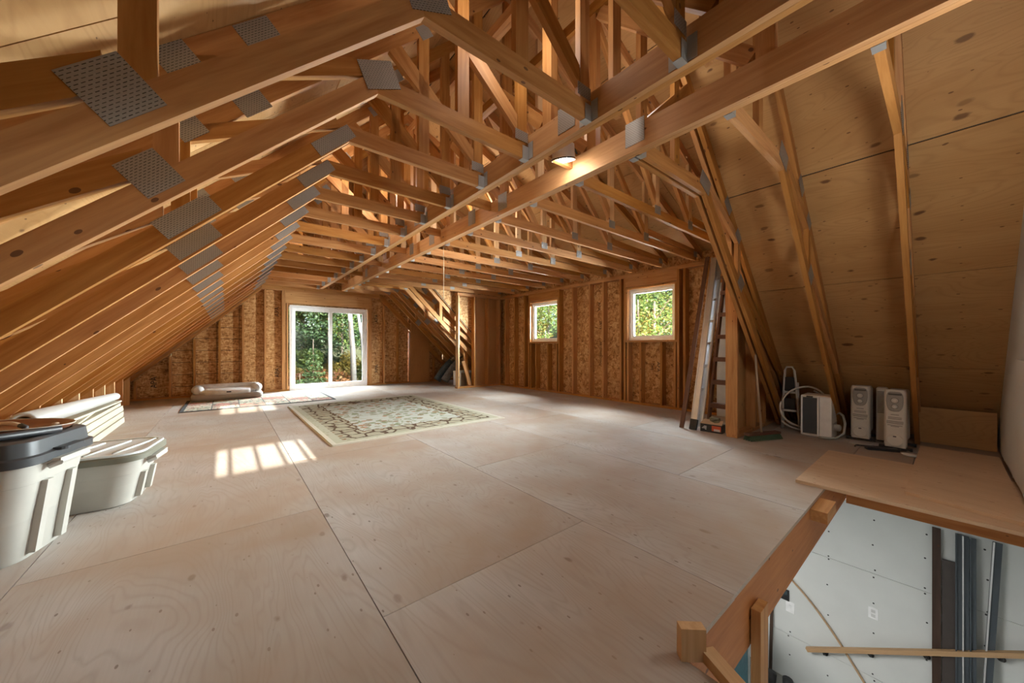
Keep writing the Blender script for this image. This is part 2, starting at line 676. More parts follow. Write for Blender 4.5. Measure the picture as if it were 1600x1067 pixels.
# ================================================================ FLOOR
HX0, HX1, HY0, HY1 = 1.25, 4.52, -0.36, 0.587
fl = MB()
fz0, fz1 = -0.05, -0.022
for x0, x1, y0, y1 in ((-2.7, HX0 - 0.05, -0.4, 10.35), (HX0 - 0.05, HX1 + 0.05, HY1 + 0.05, 10.35), (HX1 + 0.05, 6.75, -0.4, 10.35)):
    fl.box(x0, y0, fz0, x1, y1, fz1)
floor = tag(fl.build('floor', M['dark']), kind='structure')
col = 0
x = 0.494 - 1.253 * 3
while x < 6.7:
    xa, xb = max(x, -2.6), min(x + 1.253, 6.72)
    y = 2.69 - 2.5 * 2 - (1.25 if col % 2 else 0.0)
    if xb - xa > 0.05:
        while y < 10.3:
            a, b = max(y, -0.38), min(y + 2.5, 10.3)
            y += 2.5
            if b - a < 0.05:
                continue
            rects = [(xa, a, xb, b)]
            if a < HY1 and xb > HX0 and xa < HX1:
                rects = []
                if xa < HX0:
                    rects.append((xa, a, HX0, min(b, HY1)))
                if xb > HX1:
                    rects.append((HX1, a, xb, min(b, HY1)))
                if b > HY1:
                    rects.append((xa, HY1, xb, b))
                if len(rects) == 2 and b > HY1 and xa < HX0:      # L-shaped sheet
                    e = 0.0022
                    sheet('plywood_sheet', [(xa + e, a + e, -0.022), (xa + e, b - e, -0.022), (xb - e, b - e, -0.022), (xb - e, HY1, -0.022), (HX0, HY1, -0.022), (HX0, a + e, -0.022)], (0, 0, 1), 0.022, M['floor_ply'], floor)
                    rects = []
            for (p, q, r_, s_) in rects:
                e = 0.0022
                sheet('plywood_sheet', [(p + e, q + e, -0.022), (p + e, s_ - e, -0.022), (r_ - e, s_ - e, -0.022), (r_ - e, q + e, -0.022)], (0, 0, 1), 0.022 + R.uniform(-0.0006, 0), M['floor_ply'], floor)
    x += 1.253
    col += 1

# rim boards round the stair opening
rim = MB().box(HX0 - 0.04, HY1 + 0.004, -0.335, 6.0, HY1 + 0.049, -0.0225)
rim_o = tag(rim.build('trim_stair_rim', M['lvl'], loc=(0, 0, 0)), kind='structure')
stick('rim_board', (HX0 - 0.025, HY0, -0.165), (HX0 - 0.025, HY1, -0.165), 0.28, 0.04, M['lvl'], rim_o)
stick('rim_board', (HX1 + 0.02, HY0 - 0.02, -0.21), (HX1 + 0.02, HY1, -0.21), 0.32, 0.04, M['lvl'], rim_o)
stick('hanger_block', (3.13, HY1 - 0.045, -0.06), (3.42, HY1 - 0.045, -0.06), 0.075, 0.09, M['lumber'], rim_o)

# ================================================================ ROOF TRUSSES
WC = VT * math.cos(AR)


def mirror(pts):
    return [(2 * XC - x, z) for x, z in pts]


def chord_pts(x0, x1, off, th, x1_top=None):
    return [(x0, zl(x0) + off), (x1, zl(x1) + off), (x1 if x1_top is None else x1_top, (zl(x1) if x1_top is None else zl(x1_top)) + off + th), (x0, zl(x0) + off + th)]


JT = 0.11
XT = KX + (JT - VT) / m
LCP = [(-2.35, zl(-2.35)), (KX, KZ), (XT, KZ + JT), (-2.35, zl(-2.35) + VT)]
UCP = [(-2.62, zl(-2.62) + OFF_U), (XC, zl(XC) + OFF_U), (XC, zl(XC) + TOP), (-2.62, zl(-2.62) + TOP)]
JP = [(KX, KZ), (1.735, KZ), (1.735, KZ + JT), (XT, KZ + JT)]
V1P = [(-0.225, zl(-0.225) + VT), (-0.15, zl(-0.15) + VT), (-0.15, zl(-0.15) + OFF_U), (-0.225, zl(-0.225) + OFF_U)]
D1P = [(0.60, 2.575), (-0.15, 2.205), (-0.15, 2.295), (0.56, 2.645)]
D2P = [(-0.255, 1.765), (-1.62, 0.77), (-1.70, 0.83), (-0.255, 1.875)]
V2P = [(-1.485, -0.0), (-1.395, -0.0), (-1.395, zl(-1.395)), (-1.485, zl(-1.485))]
EPP = [(1.665, KZ + JT), (1.753, KZ + JT), (1.753, zl(1.753) + OFF_U), (1.665, zl(1.665) + OFF_U)]
P2P = [(1.16, KZ + JT), (1.245, KZ + JT), (1.245, zl(1.245) + OFF_U), (1.16, zl(1.16) + OFF_U)]
KPP = [(2.0, 2.66), (2.09, 2.66), (2.09, zl(2.0) + OFF_U), (2.0, zl(2.0) + OFF_U)]
D3P = [(1.66, 2.68), (1.66, 2.80), (1.02, zl(1.02) + OFF_U), (0.93, zl(0.93) + OFF_U)]
T = 0.038


def tooth_plate(parent, cx, cz, L, W, ang, y=-0.0025):
    key = ('tooth', round(L, 3), round(W, 3))
    me = CACHE.get(key)
    if me is None:
        mb = MB().box(-L / 2, -0.0012, -W / 2, L / 2, 0.0012, W / 2)
        me = mesh('gusset_plate', mb.v, mb.f, M['plate'])
        CACHE[key] = me
    link('gusset_plate', me, parent, (cx, y, cz), (0, -ang, 0))


def hanger_mesh(side):
    """U-shaped joist hanger; side -1: joist comes from the left to a beam face at x = 0"""
    mb = MB()
    L = 0.06
    xa, xb = (-L, 0.0) if side < 0 else (0.0, L)
    t = 0.003
    mb.box(xa, -0.002, -t, xb, T + 0.002, 0)
    mb.box(xa, -0.002 - t, -t, xb, -0.002, 0.095)
    mb.box(xa, T + 0.002, -t, xb, T + 0.002 + t, 0.095)
    xf = (-t, 0.0) if side < 0 else (0.0, t)
    mb.box(xf[0], -0.052, 0.005, xf[1], -0.002, 0.125)
    mb.box(xf[0], T + 0.002, 0.005, xf[1], T + 0.052, 0.125)
    return mesh('joist_hanger', mb.v, mb.f, M['galv'])


HANG = {-1: hanger_mesh(-1), 1: hanger_mesh(1)}


def truss_left(t, n):
    L = M['lumber']
    prism_xz('lower_chord', LCP, AR, 0, T, L, t)
    prism_xz('upper_chord', UCP, AR, 0, T, L, t)
    prism_xz('ceiling_joist', JP, 0, 0, T, L, t)
    prism_xz('web', V1P, PI / 2, 0, T, L, t)
    prism_xz('web', D1P, math.atan(0.49), 0, T, L, t)
    prism_xz('web', D2P, math.atan(0.73), 0, T, L, t)
    prism_xz('heel_stud', V2P, PI / 2, 0, T, M['lumber_pale'] if n % 3 else L, t)
    prism_xz('post', EPP, PI / 2, 0, T, L, t)
    prism_xz('post', P2P, PI / 2, 0, T, L, t)
    prism_xz('post', KPP, PI / 2, 0, T, L, t)
    prism_xz('web', D3P, PI - math.atan(1.0), 0, T, L, t)
    # tooth plates on the face towards the camera
    if n < 4:
        tooth_plate(t, 0.662, 2.606, 0.20, 0.145, math.radians(24))
        tooth_plate(t, -0.232, 1.783, 0.15, 0.14, AR)
    else:
        tooth_plate(t, 0.56, 2.475, 0.30, 0.085, AR)
        tooth_plate(t, -0.16, 1.80, 0.30, 0.10, AR)
    tooth_plate(t, -0.165, 2.285, 0.14, 0.13, AR)
    tooth_plate(t, 0.12, 2.53, 0.17, 0.11, AR)
    tooth_plate(t, 1.70, 2.66, 0.075, 0.12, PI / 2)
    tooth_plate(t, 1.205, zl(1.2) + OFF_U + 0.03, 0.12, 0.09, AR)
    if n > 2 and n % 2:
        prism_xz('block', [(1.848, 2.60), (2.268, 2.60), (2.268, 2.688), (1.848, 2.688)], 0, 0, T, L, t)
    link('joist_hanger', HANG[-1], t, (1.768, 0, KZ))


def truss_right_full(t, n):
    L = M['lumber']
    prism_xz('lower_chord', mirror(LCP), -AR, 0, T, L, t)
    prism_xz('upper_chord', mirror(UCP), -AR, 0, T, L, t)
    prism_xz('ceiling_joist', [(3.435, KZ), (2.36, KZ), (2.36, KZ + JT), (2 * XC - XT, KZ + JT)], 0, 0, T, L, t)
    prism_xz('web', mirror(V1P), PI / 2, 0, T, L, t)
    prism_xz('web', mirror(D1P), -math.atan(0.49), 0, T, L, t)
    prism_xz('web', mirror(D2P), -math.atan(0.73), 0, T, L, t)
    prism_xz('post', mirror(EPP), PI / 2, 0, T, L, t)
    prism_xz('post', mirror(P2P), PI / 2, 0, T, L, t)
    prism_xz('web', mirror(D3P), math.atan(1.0), 0, T, L, t)
    for x_, z_, l_, w_, a_ in ((0.662, 2.606, 0.20, 0.145, math.radians(24)), (-0.232, 1.783, 0.15, 0.14, AR), (-0.165, 2.285, 0.14, 0.13, AR), (0.12, 2.53, 0.17, 0.11, AR)):
        tooth_plate(t, 2 * XC - x_, z_, l_, w_, -a_)
    link('joist_hanger', HANG[1], t, (2.347, 0, KZ))


def truss_right_dormer(t, n):
    L = M['lumber']
    zt = lambda x: zd(x) - 0.125
    prism_xz('ceiling_joist', [(2.36, KZ), (5.98, KZ), (5.98, KZ + 0.10), (2.36, KZ + 0.10)], 0, 0, T, L, t)
    prism_xz('upper_chord', [(XC, zt(XC)), (6.2, zt(6.2)), (6.2, zd(6.2) - 0.002), (XC, zd(XC) - 0.002)], -math.atan(DS), 0, T, L, t)
    for x_ in (2.42, 3.62, 4.40):
        prism_xz('post', [(x_, KZ + 0.1), (x_ + 0.085, KZ + 0.1), (x_ + 0.085, zt(x_ + 0.085)), (x_, zt(x_))], PI / 2, 0, T, M['lumber_pale'], t)
    prism_xz('web', [(4.40, 2.62), (4.40, 2.74), (3.40, zt(3.40)), (3.30, zt(3.30))], PI - 0.85, 0, T, L, t)
    prism_xz('web', [(3.62, 2.64), (3.62, 2.78), (2.62, zt(2.62)), (2.52, zt(2.52))], PI - 0.95, 0, T, L, t)
    prism_xz('web', [(4.49, 2.625), (5.90, 2.60), (5.90, 2.675), (4.49, 2.715)], 0, 0, T, L, t)
    prism_xz('heel_post', [(5.90, KZ + 0.1), (5.98, KZ + 0.1), (5.98, zt(5.98)), (5.90, zt(5.90))], PI / 2, 0, T, L, t)
    tooth_plate(t, 4.44, 2.59, 0.12, 0.11, 0)
    tooth_plate(t, 3.66, 2.59, 0.12, 0.09, 0)
    tooth_plate(t, 5.93, 2.60, 0.09, 0.11, PI / 2)
    link('joist_hanger', HANG[1], t, (2.347, 0, KZ))


ORD = ['nearest', 'second', 'third', 'fourth', 'fifth', 'sixth', 'seventh', 'eighth', 'ninth', 'tenth', 'eleventh', 'twelfth', 'thirteenth', 'fourteenth', 'fifteenth', 'sixteenth', 'seventeenth']
for n in range(17):
    y = Y0 + SP * n if n else 0.178
    full = n <= 2 or n >= 14
    kind = 'symmetric attic' if full else 'dormer'
    t = empty('roof_truss', (0, y, 0), label='%s bare wood roof truss from the camera, %s' % (ORD[n], 'sloping down on both sides' if full else 'level on the window side'), cat='truss', group='roof trusses')
    truss_left(t, n)
    if full:
        truss_right_full(t, n)
    else:
        truss_right_dormer(t, n)
    if n in (2, 13):
        t2 = empty('roof_truss', (0, y + (0.062 if n == 2 else 0.30), 0), label='second ply of the doubled roof truss at the %s side of the dormer' % ('near' if n == 2 else 'far'), cat='truss', group='roof trusses')
        L = M['lumber']
        prism_xz('lower_chord', mirror(LCP), -AR, 0, T, L, t2)
        prism_xz('upper_chord', mirror(UCP), -AR, 0, T, L, t2)
        prism_xz('ceiling_joist', [(3.435, KZ), (2.36, KZ), (2.36, KZ + JT), (2 * XC - XT, KZ + JT)], 0, 0, T, L, t2)
        prism_xz('web', mirror(V1P), PI / 2, 0, T, L, t2)
        prism_xz('web', mirror(D2P), -math.atan(0.73), 0, T, L, t2)
        link('joist_hanger', HANG[1], t2, (2.347, 0, KZ))

# ---------------------------------------------------------------- the two long girders


def girder(x0, label, plates, flip):
    g = empty('girder_beam', (x0, 0, 0), label=label, cat='beam', group='long ceiling girders')
    ya_, yb_ = -0.36, 9.62
    for k in (0, 1):
        xx = 0.0185 + 0.0385 * k
        stick('bottom_chord', (xx, ya_, 2.5925), (xx, yb_, 2.5925), 0.185, 0.037, M['beam'], g)
        stick('top_chord', (xx, ya_, 3.80), (xx, yb_, 3.80), 0.09, 0.037, M['lumber'], g)
    ys = [0.62 + 1.174 * k for k in range(8)]
    for i, yy in enumerate(ys):
        stick('web_post', (0.038, yy, 2.685), (0.038, yy, 3.755), 0.088, 0.06, M['lumber'], g, up=(0, 1, 0))
        if i < 7:
            stick('web_brace', (0.038, yy + 0.06, 2.72), (0.038, yy + 1.10, 3.74), 0.088, 0.05, M['lumber'], g)
    me = CACHE.get('gplate')
    if me is None:
        mb = MB().box(-0.0012, -0.075, -0.085, 0.0012, 0.075, 0.085)
        vs = [(y_, x_, z_) for x_, y_, z_ in mb.v]
        me = mesh('gusset_plate', vs, BOXF, M['plate'])
        CACHE['gplate'] = me
    for yy, zz in plates:
        link('gusset_plate', me, g, (-0.0025, yy, zz), (0, 0, PI / 2))
    return g


girder(1.77, 'left one of two long double girder beams under the trusses, hung with the left joists', [(1.60, 2.63), (3.97, 2.63), (6.3, 2.63)], 0)
girder(2.27, 'right one of two long double girder beams under the trusses, towards the windows', [(1.40, 2.63), (2.95, 2.63), (3.55, 2.63), (4.6, 2.63), (5.3, 2.63), (7.6, 2.63)], 1)

# ================================================================ WALL RIGHT (two windows)
wr = tag(MB().box(6.21, 1.5, -0.3, 6.225, 2.93, 2.72).box(6.21, 3.92, -0.3, 6.225, 5.74, 2.72).box(6.21, 6.73, -0.3, 6.225, 8.15, 2.72)
         .box(6.21, 2.93, -0.3, 6.225, 3.92, 1.21).box(6.21, 5.74, -0.3, 6.225, 6.73, 1.21)
         .box(6.21, 2.93, 2.2, 6.225, 3.92, 2.72).box(6.21, 5.74, 2.2, 6.225, 6.73, 2.72).build('wall_right', M['osb']), kind='structure')


def osb_x(y0, y1, z0, z1):
    sheet('osb_panel', [(6.19, y0 + 0.002, z0), (6.19, y0 + 0.002, z1), (6.19, y1 - 0.002, z1), (6.19, y1 - 0.002, z0)], (1, 0, 0), 0.011, M['osb'], wr)


for a, b, c, d in ((1.5, 2.93, 0, 2.70), (3.92, 5.05, 0, 2.70), (5.05, 5.74, 0, 2.70), (6.73, 8.0, 0, 2.70),
                   (2.93, 3.92, 0, 1.2), (5.74, 6.73, 0, 1.2), (2.93, 3.92, 2.21, 2.70), (5.74, 6.73, 2.21, 2.70)):
    osb_x(a, b, c, d)
SD = 0.14  # stud depth


def stud_x(yc, z0=0.04, z1=2.43, mat='lumber', name='stud'):
    stick(name, (XW + SD / 2, yc, z0), (XW + SD / 2, yc, z1), SD, 0.038, M[mat], wr, up=(1, 0, 0))


stick('sole_plate', (XW + SD / 2, 1.7, 0.02), (XW + SD / 2, 8.0, 0.02), 0.04, SD, M['lumber'], wr)
stick('top_plate', (XW + SD / 2, 1.7, 2.447), (XW + SD / 2, 8.0, 2.447), 0.036, SD, M['lumber'], wr)
stick('top_plate', (XW + SD / 2, 1.7, 2.481), (XW + SD / 2, 8.0, 2.481), 0.032, SD, M['lumber'], wr)
for yc in (7.75, 7.35, 6.94, 6.765, 5.705, 5.285, 4.815, 4.467, 4.05, 3.955, 2.905, 2.80, 2.42, 2.05, 1.75):
    stud_x(yc)
for yc, zt_ in ((6.69, 1.16), (6.50, 1.16), (6.08, 1.16), (5.79, 1.16), (3.885, 1.19), (3.62, 1.19), (3.21, 1.19), (2.965, 1.19)):
    stud_x(yc, 0.04, zt_, name='cripple_stud')
for ya_, yb_ in ((5.725, 6.745), (2.925, 3.935)):
    stick('window_header', (XW + 0.045, ya_, 2.335), (XW + 0.045, yb_, 2.335), 0.19, 0.085, M['lumber'], wr)
    stick('window_header', (XW + SD / 2, ya_, 2.215), (XW + SD / 2, yb_, 2.215), 0.036, SD, M['lumber'], wr)
    stick('rough_sill', (XW + SD / 2, ya_, 1.195), (XW + SD / 2, yb_, 1.195), 0.036, SD, M['lumber'], wr)
    stick('trimmer', (XW + SD / 2, ya_ + 0.02, 1.2), (XW + SD / 2, ya_ + 0.02, 2.2), SD, 0.036, M['lumber'], wr, up=(1, 0, 0))
    stick('trimmer', (XW + SD / 2, yb_ - 0.02, 1.2), (XW + SD / 2, yb_ - 0.02, 2.2), SD, 0.036, M['lumber'], wr, up=(1, 0, 0))

# glass
def glass_mat():
    mt = bpy.data.materials.new('window_glass')
    mt.use_nodes = True
    nt = mt.node_tree
    nt.nodes.clear()
    o = nt.nodes.new('ShaderNodeOutputMaterial')
    mx = nt.nodes.new('ShaderNodeMixShader')
    tr = nt.nodes.new('ShaderNodeBsdfTransparent')
    gl = nt.nodes.new('ShaderNodeBsdfGlossy')
    gl.inputs['Roughness'].default_value = 0.02
    tr.inputs[0].default_value = (0.95, 0.98, 0.97, 1)
    mx.inputs[0].default_value = 0.05
    nt.links.new(tr.outputs[0], mx.inputs[1])
    nt.links.new(gl.outputs[0], mx.inputs[2])
    nt.links.new(mx.outputs[0], o.inputs[0])
    return mt


M['glass'] = glass_mat()


def window_x(nm, y0, y1, z0, z1):
    """casement in the right wall"""
    w = empty(nm, (0, 0, 0), kind='structure')
    X0, X1 = 6.12, 6.20
    fw = 0.045
    mb = MB().box(X0, y0, z0, X1, y0 + fw, z1).box(X0, y1 - fw, z0, X1, y1, z1).box(X0, y0 + fw, z0, X1, y1 - fw, z0 + fw).box(X0, y0 + fw, z1 - fw, X1, y1 - fw, z1)
    mb.build('window_frame', M['vinyl'], w)
    a, b, c, d = y0 + fw, y1 - fw, z0 + fw, z1 - fw
    s = 0.04
    mb = MB().box(X0 + 0.02, a, c, X1 - 0.01, a + s, d).box(X0 + 0.02, b - s, c, X1 - 0.01, b, d).box(X0 + 0.02, a + s, c, X1 - 0.01, b - s, c + s).box(X0 + 0.02, a + s, d - s, X1 - 0.01, b - s, d)
    mb.build('sash', M['vinyl'], w)
    MB().box(X0 + 0.055, a + s, c + s, X0 + 0.058, b - s, d - s).build('pane', M['glass'], w)
    MB().box(X0 - 0.012, (a + b) / 2 - 0.05, z0 + 0.008, X0, (a + b) / 2 + 0.05, z0 + 0.028).tube([(X0 - 0.01, (a + b) / 2 + 0.03, z0 + 0.025), (X0 - 0.02, (a + b) / 2 - 0.06, z0 + 0.03)], 0.006).build('crank_handle', M['vinyl'], w)
    MB().box(X0 - 0.012, b + 0.012, z0 + 0.25, X0, b + 0.03, z0 + 0.34).build('sash_lock', M['vinyl'], w)


window_x('window_1', 5.765, 6.705, 1.215, 2.195)
window_x('window_2', 2.965, 3.895, 1.215, 2.195)


# ================================================================ WALL FAR (sliding door)
def gable_panel(name, x0, x1, z0, z1, y, t, mat, parent, n=(0, 1, 0)):
    """rectangle clipped under the roof"""
    def top(x):
        return min(z1, zr_left(x) if x < XC else zr_right(x))
    xs = [x0]
    for xk in (XC, XC - (RIDGE - z1) / m, XC + (RIDGE - z1) / m):
        if x0 < xk < x1:
            xs.append(xk)
    xs.append(x1)
    xs.sort()
    pts = [(x0, z0), (x1, z0)] + [(q, top(q)) for q in reversed(xs)]
    if min(top(q) for q in xs) < z0:
        # the low corner is cut off: keep only the part above z0
        xa = XC - (RIDGE - z0) / m
        xb = XC + (RIDGE - z0) / m
        x0, x1 = max(x0, xa), min(x1, xb)
        if x1 - x0 < 0.02:
            return None
        return gable_panel(name, x0 + 1e-3, x1 - 1e-3, z0, z1, y, t, mat, parent)
    return prism_xz(name, pts, 0, 0, t, mat, parent, y)


wf = empty('wall_far', (0, 0, 0), kind='structure')
YO = YFAR + 0.12
DX0, DX1, DZ = 1.215, 3.10, 2.12
grid_osb = osb('osb_ruled')
gnt = grid_osb.node_tree
gg = G(gnt)
gb = [n_ for n_ in gnt.nodes if n_.type == 'BSDF_PRINCIPLED'][0]
src = gb.inputs['Base Color'].links[0].from_socket
tc_ = gg.n('TexCoord')
sp_ = gg.n('SeparateXYZ')
gg.link(tc_.outputs['Object'], sp_.inputs[0])
lx = gg.math('LESS_THAN', gg.math('PINGPONG', gg.math('ADD', sp_.outputs[0], 0.06), 0.2), 0.006)
lz = gg.math('LESS_THAN', gg.math('PINGPONG', sp_.outputs[2], 0.13), 0.006)
gg.link(gg.mix(gg.math('MULTIPLY', gg.math('MAXIMUM', lx, lz), 0.8), src, (0.05, 0.03, 0.02)), gb.inputs['Base Color'])
for (a, b, c, d, mt) in ((-2.7, -0.9, -0.03, 4.6, 'osb'), (-0.9, 0.31, -0.03, 2.5, 'grid'), (-0.9, 0.31, 2.5, 4.6, 'osb'), (0.31, DX0, -0.03, 4.6, 'osb'),
                     (DX0, DX1, DZ, 4.6, 'osb'), (DX1, 4.33, -0.03, 4.6, 'osb'), (4.33, 5.5, -0.03, 4.6, 'osb'), (5.5, 6.7, -0.03, 4.6, 'osb')):
    gable_panel('osb_panel', a + 0.002, b - 0.002, c, d, YO, 0.012, grid_osb if mt == 'grid' else M['osb'], wf)


def stud_f(xc, z0=0.04, z1=None, name='stud', mat='lumber', d=0.12):
    top = min(KZ - 0.02, zl(min(xc, 2 * XC - xc) - 0.02) - 0.06 / math.cos(AR)) if z1 is None else z1
    if top - z0 > 0.05:
        stick(name, (xc, YFAR + d / 2, z0), (xc, YFAR + d / 2, top), d, 0.038, M[mat], wf, up=(0, 1, 0))


for xc in (-1.42, -0.91, -0.53, -0.11, 0.31, 0.73, 1.085, 1.125, 3.15, 3.19, 3.56, 3.97, 4.35, 4.75, 5.15):
    stud_f(xc)
stud_f(1.18, 0.04, 2.2, 'trimmer')
stud_f(3.125, 0.04, 2.2, 'trimmer')
stick('sole_plate', (-1.9, YFAR + 0.06, 0.02), (DX0, YFAR + 0.06, 0.02), 0.04, 0.12, M['lumber'], wf)
stick('sole_plate', (DX1, YFAR + 0.06, 0.02), (5.9, YFAR + 0.06, 0.02), 0.04, 0.12, M['lumber'], wf)
stick('top_plate', (0.655, YFAR + 0.06, 2.485), (3.435, YFAR + 0.06, 2.485), 0.036, 0.12, M['lumber'], wf)
stick('door_header', (1.14, YFAR + 0.03, 2.317), (3.18, YFAR + 0.03, 2.317), 0.30, 0.07, M['beam'], wf)
prism_xz('rake_plate', [(-1.95, zl(-1.95) - 0.055), (KX, KZ - 0.055), (KX, KZ), (-1.95, zl(-1.95))], AR, 0, 0.12, M['lumber'], wf, YFAR)
prism_xz('rake_plate', mirror([(-1.95, zl(-1.95) - 0.055), (KX, KZ - 0.055), (KX, KZ), (-1.95, zl(-1.95))]), -AR, 0, 0.12, M['lumber'], wf, YFAR)
prism_xz('gable_chord', LCP, AR, 0, 0.08, M['lumber'], wf, YFAR + 0.02)
prism_xz('gable_chord', mirror(LCP), -AR, 0, 0.08, M['lumber'], wf, YFAR + 0.02)
prism_xz('gable_chord', UCP, AR, 0, 0.08, M['lumber'], wf, YFAR + 0.02)
prism_xz('gable_chord', mirror(UCP), -AR, 0, 0.08, M['lumber'], wf, YFAR + 0.02)
stick('gable_chord', (KX, YFAR + 0.05, 2.56), (3.435, YFAR + 0.05, 2.56), 0.11, 0.08, M['lumber'], wf)
for xc in (0.9, 1.3, 1.7, 2.1, 2.5, 2.9, 3.3):
    stud_f(xc, 2.62, zl(min(xc, 2 * XC - xc)) + OFF_U, 'gable_stud')

dr = empty('door_1', (0, 0, 0), kind='structure')
A, B, Zt = 1.235, 3.085, 2.13
f = 0.05
Y1 = YFAR + 0.02
mb = MB().box(A, Y1, 0, A + f, Y1 + 0.11, Zt).box(B - f, Y1, 0, B, Y1 + 0.11, Zt).box(A + f, Y1, Zt - f, B - f, Y1 + 0.11, Zt).box(A + f, Y1, 0, B - f, Y1 + 0.11, 0.05)
mb.build('door_frame', M['vinyl'], dr)
mid = (A + B) / 2
for i, (x0, x1, yy) in enumerate(((A + f, mid + 0.035, Y1 + 0.06), (mid - 0.035, B - f, Y1 + 0.02))):
    s = 0.075
    p = MB().box(x0, yy, 0.05, x0 + s, yy + 0.035, Zt - f).box(x1 - s, yy, 0.05, x1, yy + 0.035, Zt - f).box(x0 + s, yy, 0.05, x1 - s, yy + 0.035, 0.14).box(x0 + s, yy, Zt - f - 0.085, x1 - s, yy + 0.035, Zt - f).build('door_panel', M['vinyl'], dr)
    MB().box(x0 + s, yy + 0.016, 0.14, x1 - s, yy + 0.02, Zt - f - 0.085).build('pane', M['glass'], p)
    if i == 1:
        MB().box(x1 - 0.055, yy - 0.035, 0.93, x1 - 0.03, yy, 1.13).build('door_handle', M['vinyl'], p, bevel=0.006)

# ================================================================ DORMER END WALLS
wdf = empty('wall_dormer_far', (0, 0, 0), kind='structure')
YP = 7.97
D8 = 0.14


def stud_p(par, xc, y, z0=0.04, z1=2.43, t=0.038, d=D8, name='stud', mat='lumber'):
    stick(name, (xc, y + d / 2, z0), (xc, y + d / 2, z1), d, t, M[mat], par, up=(0, 1, 0))


stick('sole_plate', (4.66, YP + D8 / 2, 0.02), (6.05, YP + D8 / 2, 0.02), 0.04, D8, M['lumber'], wdf)
stick('top_plate', (4.66, YP + D8 / 2, 2.46), (6.05, YP + D8 / 2, 2.46), 0.07, D8, M['lumber'], wdf)
for xc in (4.70, 5.19, 5.63, 6.03):
    stud_p(wdf, xc, YP, mat='lumber_pale' if xc < 4.8 else 'lumber')
sheet('plywood_panel', [(5.2, YP + 0.135, 0.0), (5.2, YP + 0.135, 2.48), (6.19, YP + 0.135, 2.48), (6.19, YP + 0.135, 0)], (0, 1, 0), 0.012, M['panel_ply'], wdf)
wdn = empty('wall_dormer_near', (0, 0, 0), kind='structure')
YN = 1.565
stick('sole_plate', (4.74, YN + 0.06, 0.02), (6.2, YN + 0.06, 0.02), 0.04, 0.12, M['lumber'], wdn)
stick('top_plate', (4.74, YN + 0.06, 2.46), (6.2, YN + 0.06, 2.46), 0.07, 0.12, M['lumber'], wdn)
stud_p(wdn, 4.765, YN, t=0.05, d=0.128)
for xc in (5.39, 5.79, 6.15):
    stud_p(wdn, xc, YN, d=0.12)
sheet('plywood_panel', [(4.80, YN + 0.112, 0.04), (4.80, YN + 0.112, 2.43), (6.19, YN + 0.112, 2.43), (6.19, YN + 0.112, 0.04)], (0, 1, 0), 0.012, M['roof_ply'], wdn)

# ================================================================ NEAR GABLE WALL (behind the camera, with openings to the low sun)
wn_ = empty('wall_near', (0, 0, 0), kind='structure')
YG = -0.36
o1 = (-0.07, 0.69, 0.90, 1.10)      # opening for the nearer patch of sun
o2 = (-0.07, 0.69, 1.64, 1.86)      # opening for the farther patch
for (a, b, c, d) in ((-2.7, o1[0] + 0.003, -0.09, 4.6), (o1[1] - 0.003, 3.602, -0.09, 4.6), (3.6, 6.76, -0.09, 4.6),
                     (o1[0], o1[1], -0.09, o1[2]), (o1[0], o1[1], o1[3], o2[2]), (o1[0], o1[1], o2[3], 4.6)):
    gable_panel('drywall_sheet', a, b, c, d, YG - 0.02, 0.02, M['drywall'], wn_)
for k, (o, xs) in enumerate(((o1, (0.03, 0.24, 0.44, 0.63)), (o2, (0.14, 0.44)))):
    w = empty('window_%d' % (k + 3), (0, 0, 0), kind='structure')
    MB().box(o[0], YG - 0.016, o[2], o[1], YG - 0.014, o[3]).build('pane', M['glass'], w)
    for x_ in xs:
        MB().box(x_ - 0.02, YG - 0.03, o[2], x_ + 0.02, YG - 0.005, o[3]).build('muntin', M['vinyl'], w)
# ragged sheet of drywall standing in front of the wall, right edge of the picture
jag = [(4.15, 0.05)]
for i in range(18):
    jag.append((4.15 + 1.71 * (i + 1) / 18, 0.05 + R.uniform(-0.012, 0.03)))
tag(prism_xz('drywall_scrap', jag[:-1] + [(5.80, 0.06), (5.62, 0.50), (5.2, 0.82), (4.7, 1.0), (4.15, 1.0)], 0, 0, 0.014, M['drywall'], None, YG + 0.004),
    label='torn cream drywall scrap with ragged bottom edge at the right picture edge', cat='drywall')

# ================================================================ GARAGE BELOW THE STAIR OPENING
GZ = -3.55
GX = 6.1
wg = tag(MB().box(6.115, -0.8, -3.6, 6.16, 4.02, -0.06).build('wall_garage_right', M['drywall']), kind='structure')
for (z0, z1) in ((-1.655, -0.36), (-2.92, -1.66), (GZ, -2.925)):
    for (y0, y1) in ((-0.75, 1.70), (1.705, 4.0)):
        sheet('drywall_sheet', [(GX, y0, z0), (GX, y0, z1), (GX, y1, z1), (GX, y1, z0)], (1, 0, 0), 0.013, M['drywall'], wg)
scr = MB()
for ys_ in (0.969, 0.547, 0.135, -0.27, 1.37):
    for zs_ in (-0.66, -1.0, -1.3, -1.63, -1.69, -2.0, -2.4, -2.89, -2.95, -3.2):
        scr.lathe([(0.0095, 0), (0.0095, 0.003), (0.0, 0.0031)], 6, Matrix.Translation((GX, ys_ + R.uniform(-0.012, 0.012), zs_ + R.uniform(-0.02, 0.02))) @ Matrix.Rotation(-PI / 2, 4, 'Y'))
tag(scr.build('drywall_screws', M['black'], wg), kind='stuff')
tag(MB().box(-1, -0.77, GZ, GX, -0.75, -0.36).build('wall_garage_near', M['drywall']), kind='structure')
tag(MB().box(-1, 4.0, GZ, GX, 4.02, -0.36).build('wall_garage_far', M['drywall']), kind='structure')
